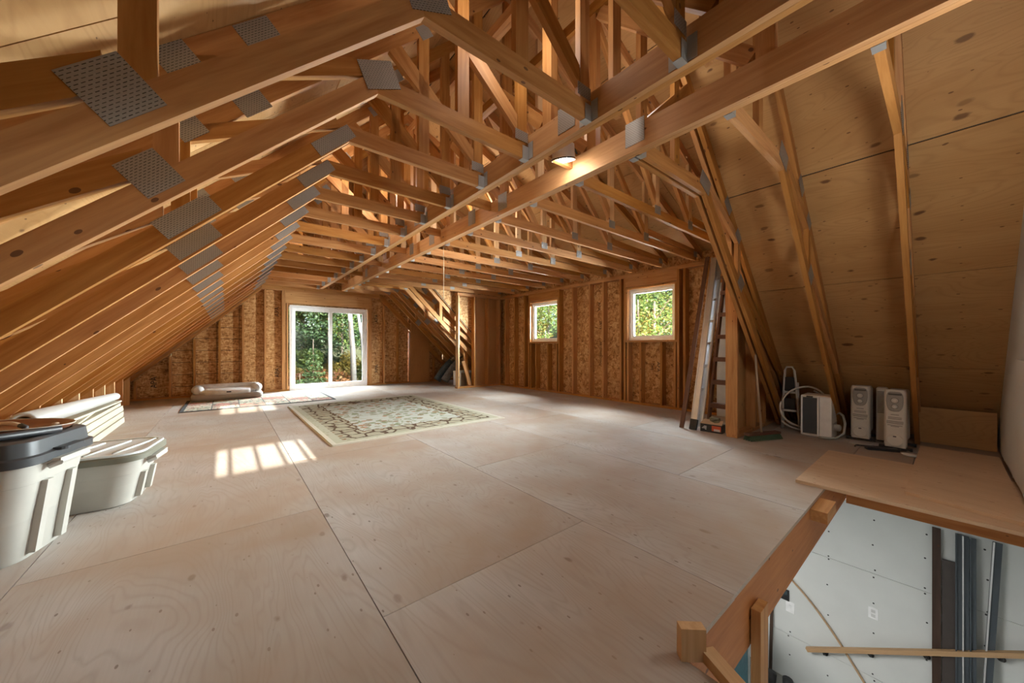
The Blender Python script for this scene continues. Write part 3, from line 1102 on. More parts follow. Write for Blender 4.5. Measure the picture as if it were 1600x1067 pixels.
tag(MB().box(-1.02, -0.75, GZ, -1, 4.0, -0.36).build('wall_garage_left', M['drywall']), kind='structure')
tag(MB().box(-1, -0.75, GZ - 0.1, GX, 4.0, GZ).build('floor_garage', M['conc']), kind='structure')
tag(MB().box(-1, HY1 + 0.05, -0.37, GX, 4.0, -0.352).box(-1, -0.75, -0.37, HX0 - 0.045, HY1 + 0.05, -0.352).box(HX1 + 0.045, -0.75, -0.37, GX, HY1 + 0.05, -0.352).box(HX0 - 0.045, -0.75, -0.37, HX1 + 0.045, -0.38, -0.05).build('ceiling_garage', M['drywall']), kind='structure')
# outlet, switch, black socket
p = empty('wall_outlet', (GX, 0.55, -2.14), label='white duplex outlet in the middle of the garage wall', cat='outlet')
MB().box(-0.008, -0.042, -0.068, 0, 0.042, 0.068).build('cover_plate', M['vinyl'], p, bevel=0.003)
MB().box(-0.011, -0.018, 0.008, -0.008, 0.018, 0.045).box(-0.011, -0.018, -0.045, -0.008, 0.018, -0.008).build('socket', plain('socket_grey', (0.55, 0.56, 0.56), 0.4), p)
p = empty('light_switch', (GX, 1.36, -2.53), label='white light switch low on the garage wall beside the stair rim', cat='switch')
MB().box(-0.008, -0.05, -0.075, 0, 0.05, 0.075).build('cover_plate', M['vinyl'], p, bevel=0.003)
MB().box(-0.014, -0.014, -0.03, -0.008, 0.014, 0.03).build('toggle', M['vinyl'], p)
p = empty('control_pad', (GX, 1.42, -2.38), label='black control pad on the garage wall above the light switch', cat='control')
MB().box(-0.02, -0.05, -0.075, 0, 0.05, 0.075).build('case', M['black'], p, bevel=0.004)
MB().box(-0.023, -0.03, 0.0, -0.02, 0.03, 0.05).build('screen', plain('dull_screen', (0.05, 0.07, 0.08), 0.2), p)
# handrail
M['rail'] = lumber('rail_wood', (0.40, 0.245, 0.125), (0.50, 0.325, 0.18), vary=0.05)
p = empty('handrail', (0, 0, 0), label='plain wooden handrail on black brackets across the garage wall', cat='handrail')
stick('rail', (6.0, 1.16, -2.93), (6.0, -0.62, -1.80), 0.045, 0.05, M['rail'], p)
for yy in (0.99, 0.57, 0.13, -0.36):
    z_ = -2.93 + (1.16 - yy) * (1.13 / 1.78)
    MB().tube([(6.0, yy, z_ - 0.02), (6.01, yy, z_ - 0.07), (6.06, yy, z_ - 0.10), (6.1, yy, z_ - 0.10)], 0.011, 6).lathe([(0.03, 0), (0.03, 0.01)], 10, Matrix.Translation((6.1, yy, z_ - 0.10)) @ Matrix.Rotation(-PI / 2, 4, 'Y'), cap=True).build('bracket', M['black'], p)
# dark planks leaning on the garage wall
M['walnut'] = lumber('dark_brown_board', (0.040, 0.022, 0.015), (0.075, 0.042, 0.028), vary=0.05)
M['umber'] = plain('dark_umber_panel', (0.055, 0.043, 0.038), 0.55)
M['slate'] = plain('slate_trim', (0.055, 0.07, 0.085), 0.4)


def plank(y, w, ztop, label, mat, t=0.02, dy=0.0, x0=6.07, steps=None):
    p = stick('trim_plank', (x0 - 0.06, y + dy, GZ + 0.002), (x0 - 0.0, y, ztop), w, t, mat, None, up=(0, 1, 0))
    return tag(p, label=label, cat='plank')


plank(0.060, 0.062, -0.90, 'dark brown plank, leftmost of those leaning on the garage wall', M['walnut'], 0.03)
plank(-0.045, 0.13, -1.22, 'wide dark umber panel, shortest of those leaning on the garage wall', M['umber'], 0.015)
for k, (yy, zt_, tx) in enumerate(((-0.090, -0.895, 'left'), (-0.135, -0.90, 'middle'), (-0.182, -0.905, 'right'))):
    p = empty('trim_plank', (0, 0, 0), label='%s of three slate grey trim strips standing together on the garage wall' % tx, cat='plank', group='slate trim strips')
    stick('trim_face', (5.985, yy, GZ + 0.002), (6.045, yy, zt_), 0.044, 0.02, M['slate'], p, up=(0, 1, 0))
    stick('trim_lip', (5.965, yy + 0.016, GZ + 0.002), (6.025, yy + 0.016, zt_), 0.010, 0.02, M['alu'] if k == 1 else M['slate'], p, up=(0, 1, 0))
p = empty('trim_plank', (0, 0, 0), label='single slate grey trim strip tilted on the garage wall beside the corner', cat='plank', group='slate trim strips')
stick('trim_face', (5.985, -0.22, GZ + 0.002), (6.05, -0.335, -0.885), 0.06, 0.02, M['slate'], p, up=(0, 1, 0))
stick('trim_lip', (5.97, -0.198, GZ + 0.002), (6.035, -0.313, -0.885), 0.012, 0.02, M['alu'], p, up=(0, 1, 0))
# bent strip of moulding and thin upright strip
cv = []
for k in range(15):
    s = k / 14
    cv.append((6.07, 1.47 - 0.88 * s ** 1.05, -2.02 - 1.06 * s + 0.13 * math.sin(PI * s)))
tag(MB().tube(cv, 0.012, 6).build('bent_moulding', M['rail']), label='long thin tan moulding strip bent along the garage wall', cat='moulding')
tag(stick('trim_strip', (6.02, 1.57, GZ + 0.002), (6.08, 1.56, -2.2), 0.035, 0.02, M['walnut'], None, up=(0, 1, 0)), label='thin brown strip standing upright below the stair rim', cat='strip')
tag(stick('post', (2.0, 0.565, GZ), (2.0, 0.565, -0.15), 0.04, 0.11, M['lumber'], None, up=(0, 1, 0)), label='upright wooden post under the stair rim beam', cat='post')
# teal cabinet behind the post
M['teal'] = plain('teal_paint', (0.035, 0.13, 0.17), 0.5, var=0.2)
p = empty('storage_cabinet', (4.65, 1.5, GZ), label='teal storage cabinet with a grey edge down in the garage behind the post', cat='cabinet')
MB().box(-0.6, 0, 0, 0.2, 0.5, 1.35).build('body', M['teal'], p, bevel=0.01)
MB().box(0.2, -0.012, 0, 0.27, 0.5, 1.35).build('side_trim', M['galv'], p)
MB().box(-0.58, -0.015, 0.05, 0.18, 0.0, 1.30).build('door', M['teal'], p)
# boots
def boot(x, y, rz, label):
    p = empty('boot', (x, y, GZ), rz, label=label, cat='boot', group='black boots on the garage floor')
    rings = []
    for s, w, h in ((0, 0.075, 0.09), (0.07, 0.095, 0.12), (0.15, 0.09, 0.10), (0.23, 0.1, 0.075), (0.29, 0.06, 0.05)):
        rings.append([(s, w / 2 * math.cos(2 * PI * k / 10), h * 0.5 + h / 2 * math.sin(2 * PI * k / 10)) for k in range(10)])
    MB().loft(rings).build('upper', M['black'], p, smooth=True)
    MB().tube([(0.045, 0, 0.06), (0.04, 0, 0.16), (0.035, 0, 0.25)], 0.05, 10, r2=0.058).build('shaft', M['black'], p, smooth=True)
    MB().box(-0.01, -0.05, 0, 0.3, 0.05, 0.02).build('sole', plain('rubber', (0.03, 0.028, 0.026), 0.8), p)


boot(5.75, 1.46, 2.6, 'left one of the black boots on the garage floor at the wall')
boot(5.80, 1.30, 2.8, 'right one of the black boots on the garage floor at the wall')

# ================================================================ BOARDS BY THE OPENING
A_ = sheet('plywood_board', [(3.57, -0.355, 0.001), (3.57, 0.762, 0.001), (4.85, 0.762, 0.001), (4.85, -0.355, 0.001)], (0, 0, 1), 0.024, M['board_ply'])
tag(A_, label='clean plywood board lying flat over the far end of the stair opening', cat='board')
B_ = sheet('plywood_board', [(3.68, -0.325, 0.026), (3.83, 0.185, 0.026), (5.72, 0.165, 0.026), (5.69, -0.325, 0.026)], (0, 0, 1), 0.022, M['board_ply'])
tag(B_, label='pale plywood board lying on top of the other board at the right wall', cat='board')
kb = stick('kick_board', (6.20, -0.34, 0.205), (6.20, 0.20, 0.205), 0.40, 0.02, M['roof_ply'])
tag(kb, label='knotty plywood kick board standing under the roof slope right of the heaters', cat='board')
# offcut and rail at the near corner of the opening
p = tag(stick('lumber_offcut', (1.275, 0.565, 0.001), (1.275, 0.565, 0.115), 0.085, 0.038, M['lumber_pale'], None, up=(1, -0.9, 0)), label='short upright lumber offcut at the near corner of the stair opening', cat='offcut')
tag(stick('edge_rail', (1.315, 0.53, 0.02), (1.13, 0.18, 0.02), 0.038, 0.05, M['lumber_pale']), label='pale lumber rail lying along the near edge of the stair opening', cat='rail')

# ================================================================ RUGS AND DOG BED
def rug_material():
    mt, nt, b = nodes('floral_rug')
    g = G(nt)
    tc = g.n('TexCoord')
    sp = g.n('SeparateXYZ')
    g.link(tc.outputs['Object'], sp.inputs[0])
    W, L = 2.40 / 2, 3.30 / 2
    ex = g.math('SUBTRACT', W, g.math('ABSOLUTE', sp.outputs[0]))
    ey = g.math('SUBTRACT', L, g.math('ABSOLUTE', sp.outputs[1]))
    e = g.math('MINIMUM', ex, ey)
    v = g.obj((1, 1, 1), rand=False)
    # field: cream with scattered flowers and leaves
    cream = g.mix(g.noise(v, 3.0, 3), (0.37, 0.385, 0.345), (0.46, 0.47, 0.42))
    k = g.vor(v, 8.0)
    sep = g.n('SeparateColor')
    g.link(k.outputs['Color'], sep.inputs[0])
    fl_ = g.math('LESS_THAN', g.math('ADD', k.outputs['Distance'], g.math('MULTIPLY', g.noise(v, 30, 2), 0.35)), 0.58)
    fc = g.ramp(sep.outputs[0], [(0.0, (0.17, 0.20, 0.10)), (0.35, (0.20, 0.13, 0.06)), (0.6, (0.33, 0.15, 0.07)), (0.8, (0.24, 0.24, 0.16))], 'CONSTANT')
    c1 = g.mix(g.math('MULTIPLY', fl_, 0.85), cream, fc)
    k2 = g.vor(v, 2.6)
    vine = g.math('LESS_THAN', g.math('PINGPONG', g.math('ADD', g.math('MULTIPLY', k2.outputs['Distance'], 3.0), g.math('MULTIPLY', g.noise(v, 6, 2), 0.5)), 0.5), 0.05)
    c1 = g.mix(g.math('MULTIPLY', vine, 0.7), c1, (0.20, 0.19, 0.10))
    # border: olive beige, dark chain outlines and flowers
    bb = g.mix(g.noise(v, 5, 3), (0.30, 0.28, 0.20), (0.38, 0.355, 0.265))
    ke = g.vor(v, 5.4, 'DISTANCE_TO_EDGE', 0.6)
    ch = g.math('LESS_THAN', ke.outputs['Distance'], g.math('MULTIPLY_ADD', g.noise(v, 14, 2), 0.16, -0.005))
    bb = g.mix(g.math('MULTIPLY', ch, 0.92), bb, (0.075, 0.04, 0.02))
    kf = g.vor(v, 5.4, 'F1', 0.6)
    bb = g.mix(g.math('LESS_THAN', g.math('ADD', kf.outputs['Distance'], g.math('MULTIPLY', g.noise(v, 25, 2), 0.25)), 0.27), bb, (0.24, 0.14, 0.07))
    in_border = g.math('LESS_THAN', g.math('ADD', e, g.math('MULTIPLY', g.noise(v, 9, 2), 0.14)), 0.52)
    c = g.mix(in_border, c1, bb)
    ln = g.math('LESS_THAN', g.math('ABSOLUTE', g.math('SUBTRACT', g.math('ADD', e, g.math('MULTIPLY', g.noise(v, 9, 2), 0.14)), 0.53)), 0.014)
    c = g.mix(ln, c, (0.12, 0.07, 0.035))
    outer = g.math('LESS_THAN', e, 0.14)
    c = g.mix(outer, c, (0.40, 0.39, 0.30))
    dots = g.vor(v, 12)
    c = g.mix(g.math('MULTIPLY', g.math('MULTIPLY', outer, g.math('LESS_THAN', dots.outputs['Distance'], 0.25)), 0.6), c, (0.26, 0.23, 0.14))
    edge = g.math('LESS_THAN', e, 0.05)
    c = g.mix(edge, c, (0.53, 0.51, 0.43))
    g.link(c, b.inputs['Base Color'])
    b.inputs['Roughness'].default_value = 0.95
    b.inputs['Specular IOR Level'].default_value = 0.1
    g.bump(g.noise(v, 160, 2), 0.4, 0.004, b)
    return mt


def slab(name, w, d, t, mat, loc, rz, r=0.02, parent=None):
    mb = MB().loft([rrect(w, d, r, 0), rrect(w, d, r, t * 0.7), rrect(w - 0.006, d - 0.006, r, t)])
    o = mb.build(name, mat, parent, loc, (0, 0, rz))
    return o


rg = slab('area_rug', 2.40, 3.30, 0.012, rug_material(), (2.09, 5.90, 0.001), 0.01)
tag(rg, label='large cream floral rug with brown vine border in the middle of the floor', cat='rug')
slab('rug_binding', 2.43, 3.33, 0.006, plain('rug_binding', (0.60, 0.56, 0.45), 0.95), (0, 0, -0.0005), 0, parent=rg)


def mat_material():
    mt, nt, b = nodes('patchwork_mat')
    g = G(nt)
    tc = g.n('TexCoord')
    sp = g.n('SeparateXYZ')
    g.link(tc.outputs['Object'], sp.inputs[0])
    v = g.obj((1, 1, 1), rand=False)
    px = g.math('ADD', g.math('DIVIDE', sp.outputs[0], 0.39), 20.0)
    py = g.math('ADD', g.math('DIVIDE', sp.outputs[1], 0.39), 20.0)
    ix, iy = g.math('FLOOR', px), g.math('FLOOR', py)
    par = g.math('MODULO', g.math('ADD', ix, iy), 3.0)
    base = g.ramp(g.math('DIVIDE', par, 3.0), [(0.0, (0.50, 0.46, 0.36)), (0.32, (0.36, 0.17, 0.12)), (0.65, (0.42, 0.40, 0.30))], 'CONSTANT')
    fx = g.math('ABSOLUTE', g.math('SUBTRACT', g.math('FRACT', px), 0.5))
    fy = g.math('ABSOLUTE', g.math('SUBTRACT', g.math('FRACT', py), 0.5))
    nz = g.noise(v, 7, 2)
    leaf = g.math('LESS_THAN', g.math('PINGPONG', g.math('ADD', g.math('MULTIPLY', nz, 5), g.math('MULTIPLY', fx, 2.0)), 0.5), 0.16)
    c2 = g.ramp(g.noise(v, 3.1, 1), [(0.0, (0.07, 0.13, 0.09)), (0.45, (0.38, 0.09, 0.06)), (0.55, (0.06, 0.10, 0.08)), (0.62, (0.50, 0.46, 0.36))], 'CONSTANT')
    c = g.mix(g.math('MULTIPLY', leaf, 0.9), base, c2)
    grid = g.math('GREATER_THAN', g.math('MAXIMUM', fx, fy), 0.478)
    c = g.mix(grid, c, (0.10, 0.09, 0.08))
    ex = g.math('SUBTRACT', 1.19, g.math('ABSOLUTE', sp.outputs[0]))
    ey = g.math('SUBTRACT', 0.80, g.math('ABSOLUTE', sp.outputs[1]))
    c = g.mix(g.math('LESS_THAN', g.math('MINIMUM', ex, ey), 0.055), c, (0.03, 0.03, 0.03))
    g.link(c, b.inputs['Base Color'])
    b.inputs['Roughness'].default_value = 0.9
    return mt


mt_ = slab('patterned_mat', 2.38, 1.60, 0.008, mat_material(), (0.585, 8.76, 0.001), 0.0)
tag(mt_, label='patchwork mat with black border by the glass door', cat='mat')
# dog bed
M['suede'] = plain('grey_fabric', (0.60, 0.58, 0.57), 0.9, var=0.1)
M['suede_d'] = plain('brown_grey_fabric', (0.33, 0.29, 0.26), 0.9)
bed = empty('dog_bed', (0.04, 9.62, 0.009), 0.0, label='grey padded dog bed lying on the patterned mat', cat='dog bed')
rings = []
for z, w, d in ((0, 1.10, 0.72), (0.03, 1.16, 0.78), (0.10, 1.16, 0.78), (0.125, 1.08, 0.70)):
    rings.append(rrect(w, d, 0.12, z, 8))
bc = MB().loft(rings).build('base_cushion', M['suede_d'], bed, smooth=True)
pts = []
for k in range(25):
    a = math.radians(-35 + 250 * k / 24)
    pts.append((0.50 * math.copysign(abs(math.cos(a)) ** 0.6, math.cos(a)), 0.31 * math.copysign(abs(math.sin(a)) ** 0.6, math.sin(a)), 0.20))
MB().tube(pts, 0.085, 12).build('bolster', M['suede'], bed, smooth=True)
MB().tube([(-0.36, -0.31, 0.155), (-0.1, -0.325, 0.135), (0.1, -0.325, 0.135), (0.36, -0.31, 0.155)], 0.06, 12).build('front_bolster', M['suede'], bed, smooth=True)
MB().loft([rrect(0.92, 0.55, 0.1, 0.12, 6), rrect(0.96, 0.58, 0.12, 0.17, 6), rrect(0.8, 0.44, 0.1, 0.20, 6)]).build('seat_pad', plain('pale_fleece', (0.62, 0.60, 0.58), 0.95), bed, smooth=True)
MB().box(-0.03, -0.391, 0.15, 0.045, -0.386, 0.175).build('label_tag', M['black'], bc)

# ================================================================ TOTES AT THE LEFT
M['tote'] = plain('tote_plastic', (0.47, 0.455, 0.41), 0.38, var=0.03)
M['tote_lid'] = plain('slate_lid_plastic', (0.045, 0.048, 0.052), 0.38, var=0.05)
M['tote_lid2'] = plain('pale_green_lid', (0.58, 0.63, 0.63), 0.4, var=0.05)
M['tote_rim'] = plain('olive_rim', (0.16, 0.155, 0.115), 0.5, var=0.05)


def soften(o, ang=38):
    for p_ in o.data.polygons:
        p_.use_smooth = True
    o.data.set_sharp_from_angle(angle=math.radians(ang))
    return o


def tote_body(p, w0, d0, w1, d1, h, r, step):
    rings = []
    for f_, g_ in ((0, 0.0), (0.02, 0.012), (step, 0.012), (step + 0.012, 0.026), (0.93, 0.026), (0.93, 0.045), (1.0, 0.045)):
        w, d = w0 + (w1 - w0) * f_ + g_ - 0.012, d0 + (d1 - d0) * f_ + g_ - 0.012
        rings.append(rrect(w, d, r, h * f_ , 7))
    wi, di = w1 + 0.02, d1 + 0.02
    rings.append(rrect(wi, di, r, h, 7))
    rings.append(rrect(w0 - 0.01, d0 - 0.01, r, 0.01, 7))
    o = MB().loft(rings).build('tub', M['tote'], p)
    soften(o)
    return o


def tote_ribs(p, w0, w1, h, d0, zr0, zr1):
    for sx in (-1, 1):
        for yy in (-0.09, 0.09):
            t0, t1 = zr0 / h, zr1 / h
            x0 = sx * (w0 + (w1 - w0) * t0) / 2
            x1 = sx * (w0 + (w1 - w0) * t1) / 2
            vs = []
            for (xx, zz) in ((x0, zr0), (x1, zr1)):
                for oy in (-0.02, 0.02):
                    vs += [(xx - sx * 0.01, yy + oy, zz), (xx + sx * 0.030, yy + oy, zz)]
            MB().add(vs, [(0, 1, 3, 2), (4, 6, 7, 5), (0, 4, 5, 1), (2, 3, 7, 6), (0, 2, 6, 4), (1, 5, 7, 3)]).build('end_rib', M['tote'], p)


def tote_handle(p, w1, h):
    for sx in (-1, 1):
        x = sx * (w1 / 2 + 0.012)
        mb = MB()
        pts = [(x, -0.11, h - 0.075), (x + sx * 0.035, -0.10, h - 0.06), (x + sx * 0.04, 0.10, h - 0.06), (x, 0.11, h - 0.075)]
        mb.tube(pts, 0.016, 8)
        mb.box(min(x, x + sx * 0.05), -0.12, h - 0.05, max(x, x + sx * 0.05), 0.12, h - 0.035)
        mb.build('handle', M['tote'], p)


t1 = empty('storage_tote', (-1.075, 3.175, 0.001), math.radians(-14.5), label='tall grey storage tote with dark slate lid at the left picture edge', cat='tote')
tote_body(t1, 0.62, 0.40, 0.76, 0.50, 0.545, 0.10, 0.72)
tote_ribs(t1, 0.62, 0.76, 0.545, 0.40, 0.03, 0.40)
tote_handle(t1, 0.76, 0.545)
lid1 = soften(MB().loft([rrect(0.81, 0.57, 0.11, 0.505, 7), rrect(0.82, 0.58, 0.11, 0.505, 7), rrect(0.82, 0.58, 0.11, 0.545, 7), rrect(0.79, 0.54, 0.10, 0.552, 7), rrect(0.78, 0.52, 0.10, 0.62, 7), rrect(0.76, 0.50, 0.10, 0.628, 7), rrect(0.70, 0.44, 0.09, 0.628, 7), rrect(0.69, 0.43, 0.09, 0.612, 7)]).build('lid', M['tote_lid'], t1))
for sx in (-1, 1):
    MB().loft([rrect(0.10, 0.17, 0.03, 0.545, 4, sx * 0.395), rrect(0.10, 0.17, 0.03, 0.56, 4, sx * 0.395)]).build('latch', M['tote_lid'], lid1)

t2 = empty('storage_tote', (-0.80, 3.80, 0.001), math.radians(-9), label='lower grey storage tote with pale ribbed lid beside the tall tote', cat='tote')
tote_body(t2, 0.62, 0.42, 0.74, 0.52, 0.345, 0.12, 0.62)
tote_ribs(t2, 0.62, 0.74, 0.345, 0.42, 0.03, 0.20)
tote_handle(t2, 0.74, 0.345)
soften(MB().loft([rrect(0.80, 0.58, 0.13, 0.318, 8), rrect(0.82, 0.60, 0.14, 0.318, 8), rrect(0.82, 0.60, 0.14, 0.352, 8), rrect(0.80, 0.58, 0.13, 0.362, 8)]).build('lid_rim', M['tote_rim'], t2))
ld = MB().loft([rrect(0.795, 0.575, 0.13, 0.363, 8), rrect(0.79, 0.57, 0.13, 0.375, 8), rrect(0.74, 0.52, 0.12, 0.375, 8), rrect(0.73, 0.51, 0.12, 0.367, 8)]).build('lid', M['tote_lid2'], t2)
for k in range(5):
    x_ = -0.28 + 0.14 * k
    MB().tube([(x_ - 0.04, -0.20, 0.366), (x_, -0.05, 0.368), (x_ + 0.045, 0.12, 0.368), (x_ + 0.06, 0.20, 0.366)], 0.010, 6).build('lid_rib', M['tote_lid2'], ld, smooth=True)

# brown oval tray with a loop handle, lying on the tall tote, and a black tube
M['brown'] = plain('brown_plastic', (0.20, 0.075, 0.035), 0.32, var=0.08)
M['tan'] = plain('tan_grip', (0.42, 0.30, 0.20), 0.5)
tz = 0.629
tr = empty('oval_tray', (-0.945, 3.275, tz + 0.002), math.radians(-36), label='brown oval tray with a tan loop handle lying on the tall tote', cat='tray')
S_ = Matrix.Diagonal((1.48, 0.86, 1, 1))
MB().lathe([(0.0, 0.004), (0.155, 0.002), (0.185, 0.012), (0.20, 0.034), (0.207, 0.034), (0.205, 0.028), (0.19, 0.008), (0.16, 0.0), (0.0, 0.0)], 36, S_).build('dish', M['brown'], tr, smooth=True)
MB().lathe([(0.203, 0.031), (0.206, 0.037), (0.210, 0.033), (0.205, 0.030)], 36, S_).build('rim', M['tote'], tr, smooth=True)
lh = MB().tube([(-0.13, -0.03, 0.006), (-0.11, -0.03, 0.03), (-0.04, -0.025, 0.045), (0.06, -0.02, 0.045), (0.11, -0.02, 0.032)], 0.012, 8).build('loop_handle', M['tan'], tr, smooth=True)
MB().tube([(0.10, -0.02, 0.036), (0.125, -0.02, 0.025), (0.13, -0.02, 0.006)], 0.013, 8).build('handle_grip', M['black'], lh, smooth=True)
MB().lathe([(0.0, 0.03), (0.012, 0.028), (0.018, 0.016), (0.01, 0.002)], 12, Matrix.Translation((0.20, 0.05, 0.006))).build('knob', M['tan'], tr, smooth=True)
u = Vector((0.87, 0.49, 0)).normalized()
nrm = Vector((-u.y, u.x, 0))
pb = Vector((-0.70, 3.055, 0))
pa = pb - u * 0.36
for q in (pa, pb):
    q.z = 0.6475
tb = MB()
ring = lambda p, r: [p + (nrm * math.cos(2 * PI * k / 12) + Vector((0, 0, 1)) * math.sin(2 * PI * k / 12)) * r for k in range(12)]
tb.loft([ring(pa, 0.018), ring(pb, 0.018), ring(pb, 0.0145), ring(pb - u * 0.3, 0.0145)], cap=False)
tag(tb.build('black_tube', M['black'], smooth=True), label='black tube lying along the lid of the tall tote', cat='tube')

# ================================================================ BOARD STACK AND VINYL ROLL
M['cream'] = lumber('cream_board', (0.36, 0.31, 0.22), (0.46, 0.405, 0.295), knot=(0.45, 0.35, 0.2), vary=0.10)
ang_b = math.atan2(2.65, 0.02)
bnames = ['bottom', 'second lowest', 'third lowest', 'fourth lowest', 'fifth lowest', 'sixth lowest', 'topmost neat']
for k in range(7):
    z = 0.0225 + 0.0435 * k
    dx = [0.0, 0.008, -0.010, 0.006, -0.006, 0.004, -0.01][k]
    dy = [0.05, -0.02, 0.03, -0.05, 0.02, -0.08, -0.12][k]
    o = stick('cream_board', (-1.235 + dx, 5.15 + dy, z), (-1.235 + dx, 7.45 + dy, z), 0.040, 0.19, M['cream'])
    tag(o, label='%s cream board of the stack by the left knee studs' % bnames[k], cat='board', group='stacked cream boards')
for k, (xa, ya_, xb, yb_, z, nm) in enumerate(((-1.17, 5.1, -1.30, 7.0, 0.3205, 'lowest'), (-1.27, 5.5, -1.17, 7.2, 0.3415, 'topmost'))):
    o = stick('cream_board', (xa, ya_, z), (xb, yb_, z), 0.02, 0.10, M['cream'])
    tag(o, label='%s thin loose board lying askew on the cream board stack' % nm, cat='board', group='loose boards on the stack')
rollp = empty('vinyl_roll', (0, 0, 0), label='roll of white sheet vinyl lying on the cream boards', cat='roll')
pA, pB = Vector((-1.25, 4.62, 0.50)), Vector((-1.20, 7.3, 0.40))
dv = (pB - pA).normalized()
sx_ = Vector((1, 0, 0))
zv = dv.cross(sx_)
sx_ = Vector((1, 0, 0))
rr = lambda p, r: [p + (sx_ * math.cos(2 * PI * k / 20) + Vector((0, 0, 1)) * math.sin(2 * PI * k / 20)) * r for k in range(20)]
MB().loft([rr(pA + dv * 0.2, 0.048), rr(pA, 0.048), rr(pA, 0.075), rr(pA + dv * 1.5, 0.066), rr(pB, 0.05), rr(pB, 0.044), rr(pB - dv * 0.2, 0.044)], cap=False).build('vinyl_sheet', plain('vinyl_sheet', (0.42, 0.405, 0.38), 0.45, var=0.03), rollp, smooth=True)
MB().loft([rr(pA + dv * 0.01, 0.041), rr(pA + dv * 0.01, 0.0475), rr(pB - dv * 0.01, 0.0435), rr(pB - dv * 0.01, 0.037), rr(pA + dv * 0.01, 0.041)], cap=False).build('cardboard_core', plain('cardboard', (0.36, 0.24, 0.14), 0.9), rollp, smooth=True)

# ================================================================ CLAMP LAMP AND PULL CORD
lp = empty('clamp_lamp', (2.10, 1.93, 2.60), label='round metal reflector lamp shining between the two long girders', cat='lamp')
tilt = Matrix.Rotation(math.radians(-14), 4, 'Y') @ Matrix.Rotation(math.radians(10), 4, 'X')
refl = MB().lathe([(0.094, -0.01), (0.098, 0.0), (0.092, 0.015), (0.088, 0.10), (0.05, 0.125), (0.03, 0.14), (0.03, 0.17), (0.0, 0.17)], 28, tilt).build('reflector', M['alu'], lp, smooth=True)
MB().lathe([(0.094, -0.012), (0.101, -0.004), (0.094, 0.004)], 28, tilt).build('rim', M['black'], refl, smooth=True)
bulb_m, bnt, bb_ = nodes('lit_bulb')
bb_.inputs['Emission Color'].default_value = (1, 0.97, 0.92, 1)
bb_.inputs['Emission Strength'].default_value = 40
MB().lathe([(0.0, -0.022), (0.022, -0.016), (0.034, 0.006), (0.03, 0.03), (0.014, 0.06), (0.0, 0.06)], 16, tilt).build('bulb', bulb_m, lp, smooth=True)
MB().tube([(0.0, 0.0, 0.165), (0.05, -0.01, 0.19), (0.11, -0.01, 0.13), (0.165, 0.0, 0.10)], 0.008, 6).build('clamp', M['black'], lp)
ld_ = bpy.data.lights.new('clamp_lamp_light', 'POINT')
ld_.energy = LAMP_W
ld_.color = (1.0, 0.93, 0.84)
ld_.shadow_soft_size = 0.03
lo = bpy.data.objects.new('clamp_lamp_light', ld_)
COL.objects.link(lo)
lo.location = (2.10, 1.93, 2.55)
cord = empty('pull_cord', (2.40, 4.50, 0), label='thin pull cord hanging from the right girder', cat='cord')
MB().tube([(0.0, 0, 2.50), (0.004, 0, 2.15), (0.0, 0, 1.80)], 0.004, 5).build('cord', plain('cord', (0.62, 0.50, 0.33), 0.8), cord)
MB().tube([(0.0, 0.002, 2.50), (0.012, 0.01, 2.2), (0.0, 0.003, 1.82)], 0.003, 5).build('cord', bpy.data.materials['cord'], cord)
MB().lathe([(0.0, 1.765), (0.010, 1.77), (0.007, 1.80), (0.0, 1.805)], 10).build('cord_knob', bpy.data.materials['cord'], cord)

# ================================================================ LADDERS, BOX, BROOM BY THE STUB WALL
al = empty('aluminium_ladder', (0, 0, 0), label='folded aluminium ladder leaning on the window wall, left of the brown stepladder', cat='ladder')
for k, (dx_, dz_) in enumerate(((0, 0), (0.075, 0.02))):
    stick('rail', (4.80 + dx_, 2.10 - 0.045 * k, 0.01 + dz_), (5.66 + dx_, 2.17 - 0.045 * k, 2.42), 0.075, 0.028, M['alu'], al, up=(0, 1, 0))
    for yo in (-0.034, 0.034):
        stick('rail_lip', (4.783 + dx_, 2.10 - 0.045 * k + yo, 0.02 + dz_), (5.643 + dx_, 2.17 - 0.045 * k + yo, 2.43), 0.012, 0.012, M['alu'], al, up=(0, 1, 0))
for k in range(7):
    s_ = 0.08 + 0.13 * k
    stick('rung', (4.80 + 0.86 * s_, 2.10, 2.42 * s_), (4.87 + 0.86 * s_, 2.08, 2.42 * s_ + 0.01), 0.03, 0.03, M['alu'], al)
for yo in (0,):
    stick('foot', (4.785, 2.10, 0.002), (4.83, 2.10, 0.13), 0.085, 0.045, M['black'], al, up=(0, 1, 0))
M['brown_wood'] = lumber('brown_stepladder_wood', (0.10, 0.045, 0.028), (0.16, 0.08, 0.05), vary=0.1)
tag(stick('brown_plank', (4.775, 2.245, 0.002), (5.70, 2.285, 2.46), 0.055, 0.02, M['brown_wood'], None, up=(0, 1, 0)), label='dark brown plank leaning behind the left edge of the aluminium ladder', cat='plank')
sl = empty('stepladder', (0, 0, 0), label='brown wooden stepladder with wide treads between aluminium ladder and post', cat='ladder')
for yo, y1 in ((1.735, 1.80), (2.0, 1.95)):
    stick('front_rail', (5.0, yo, 0.001), (5.42, y1, 2.05), 0.075, 0.025, M['brown_wood'], sl, up=(1, 0, 0))
    stick('rear_rail', (5.76, yo + (0.02 if yo < 1.9 else -0.02), 0.001), (5.47, y1, 2.0), 0.05, 0.022, M['brown_wood'], sl, up=(1, 0, 0))
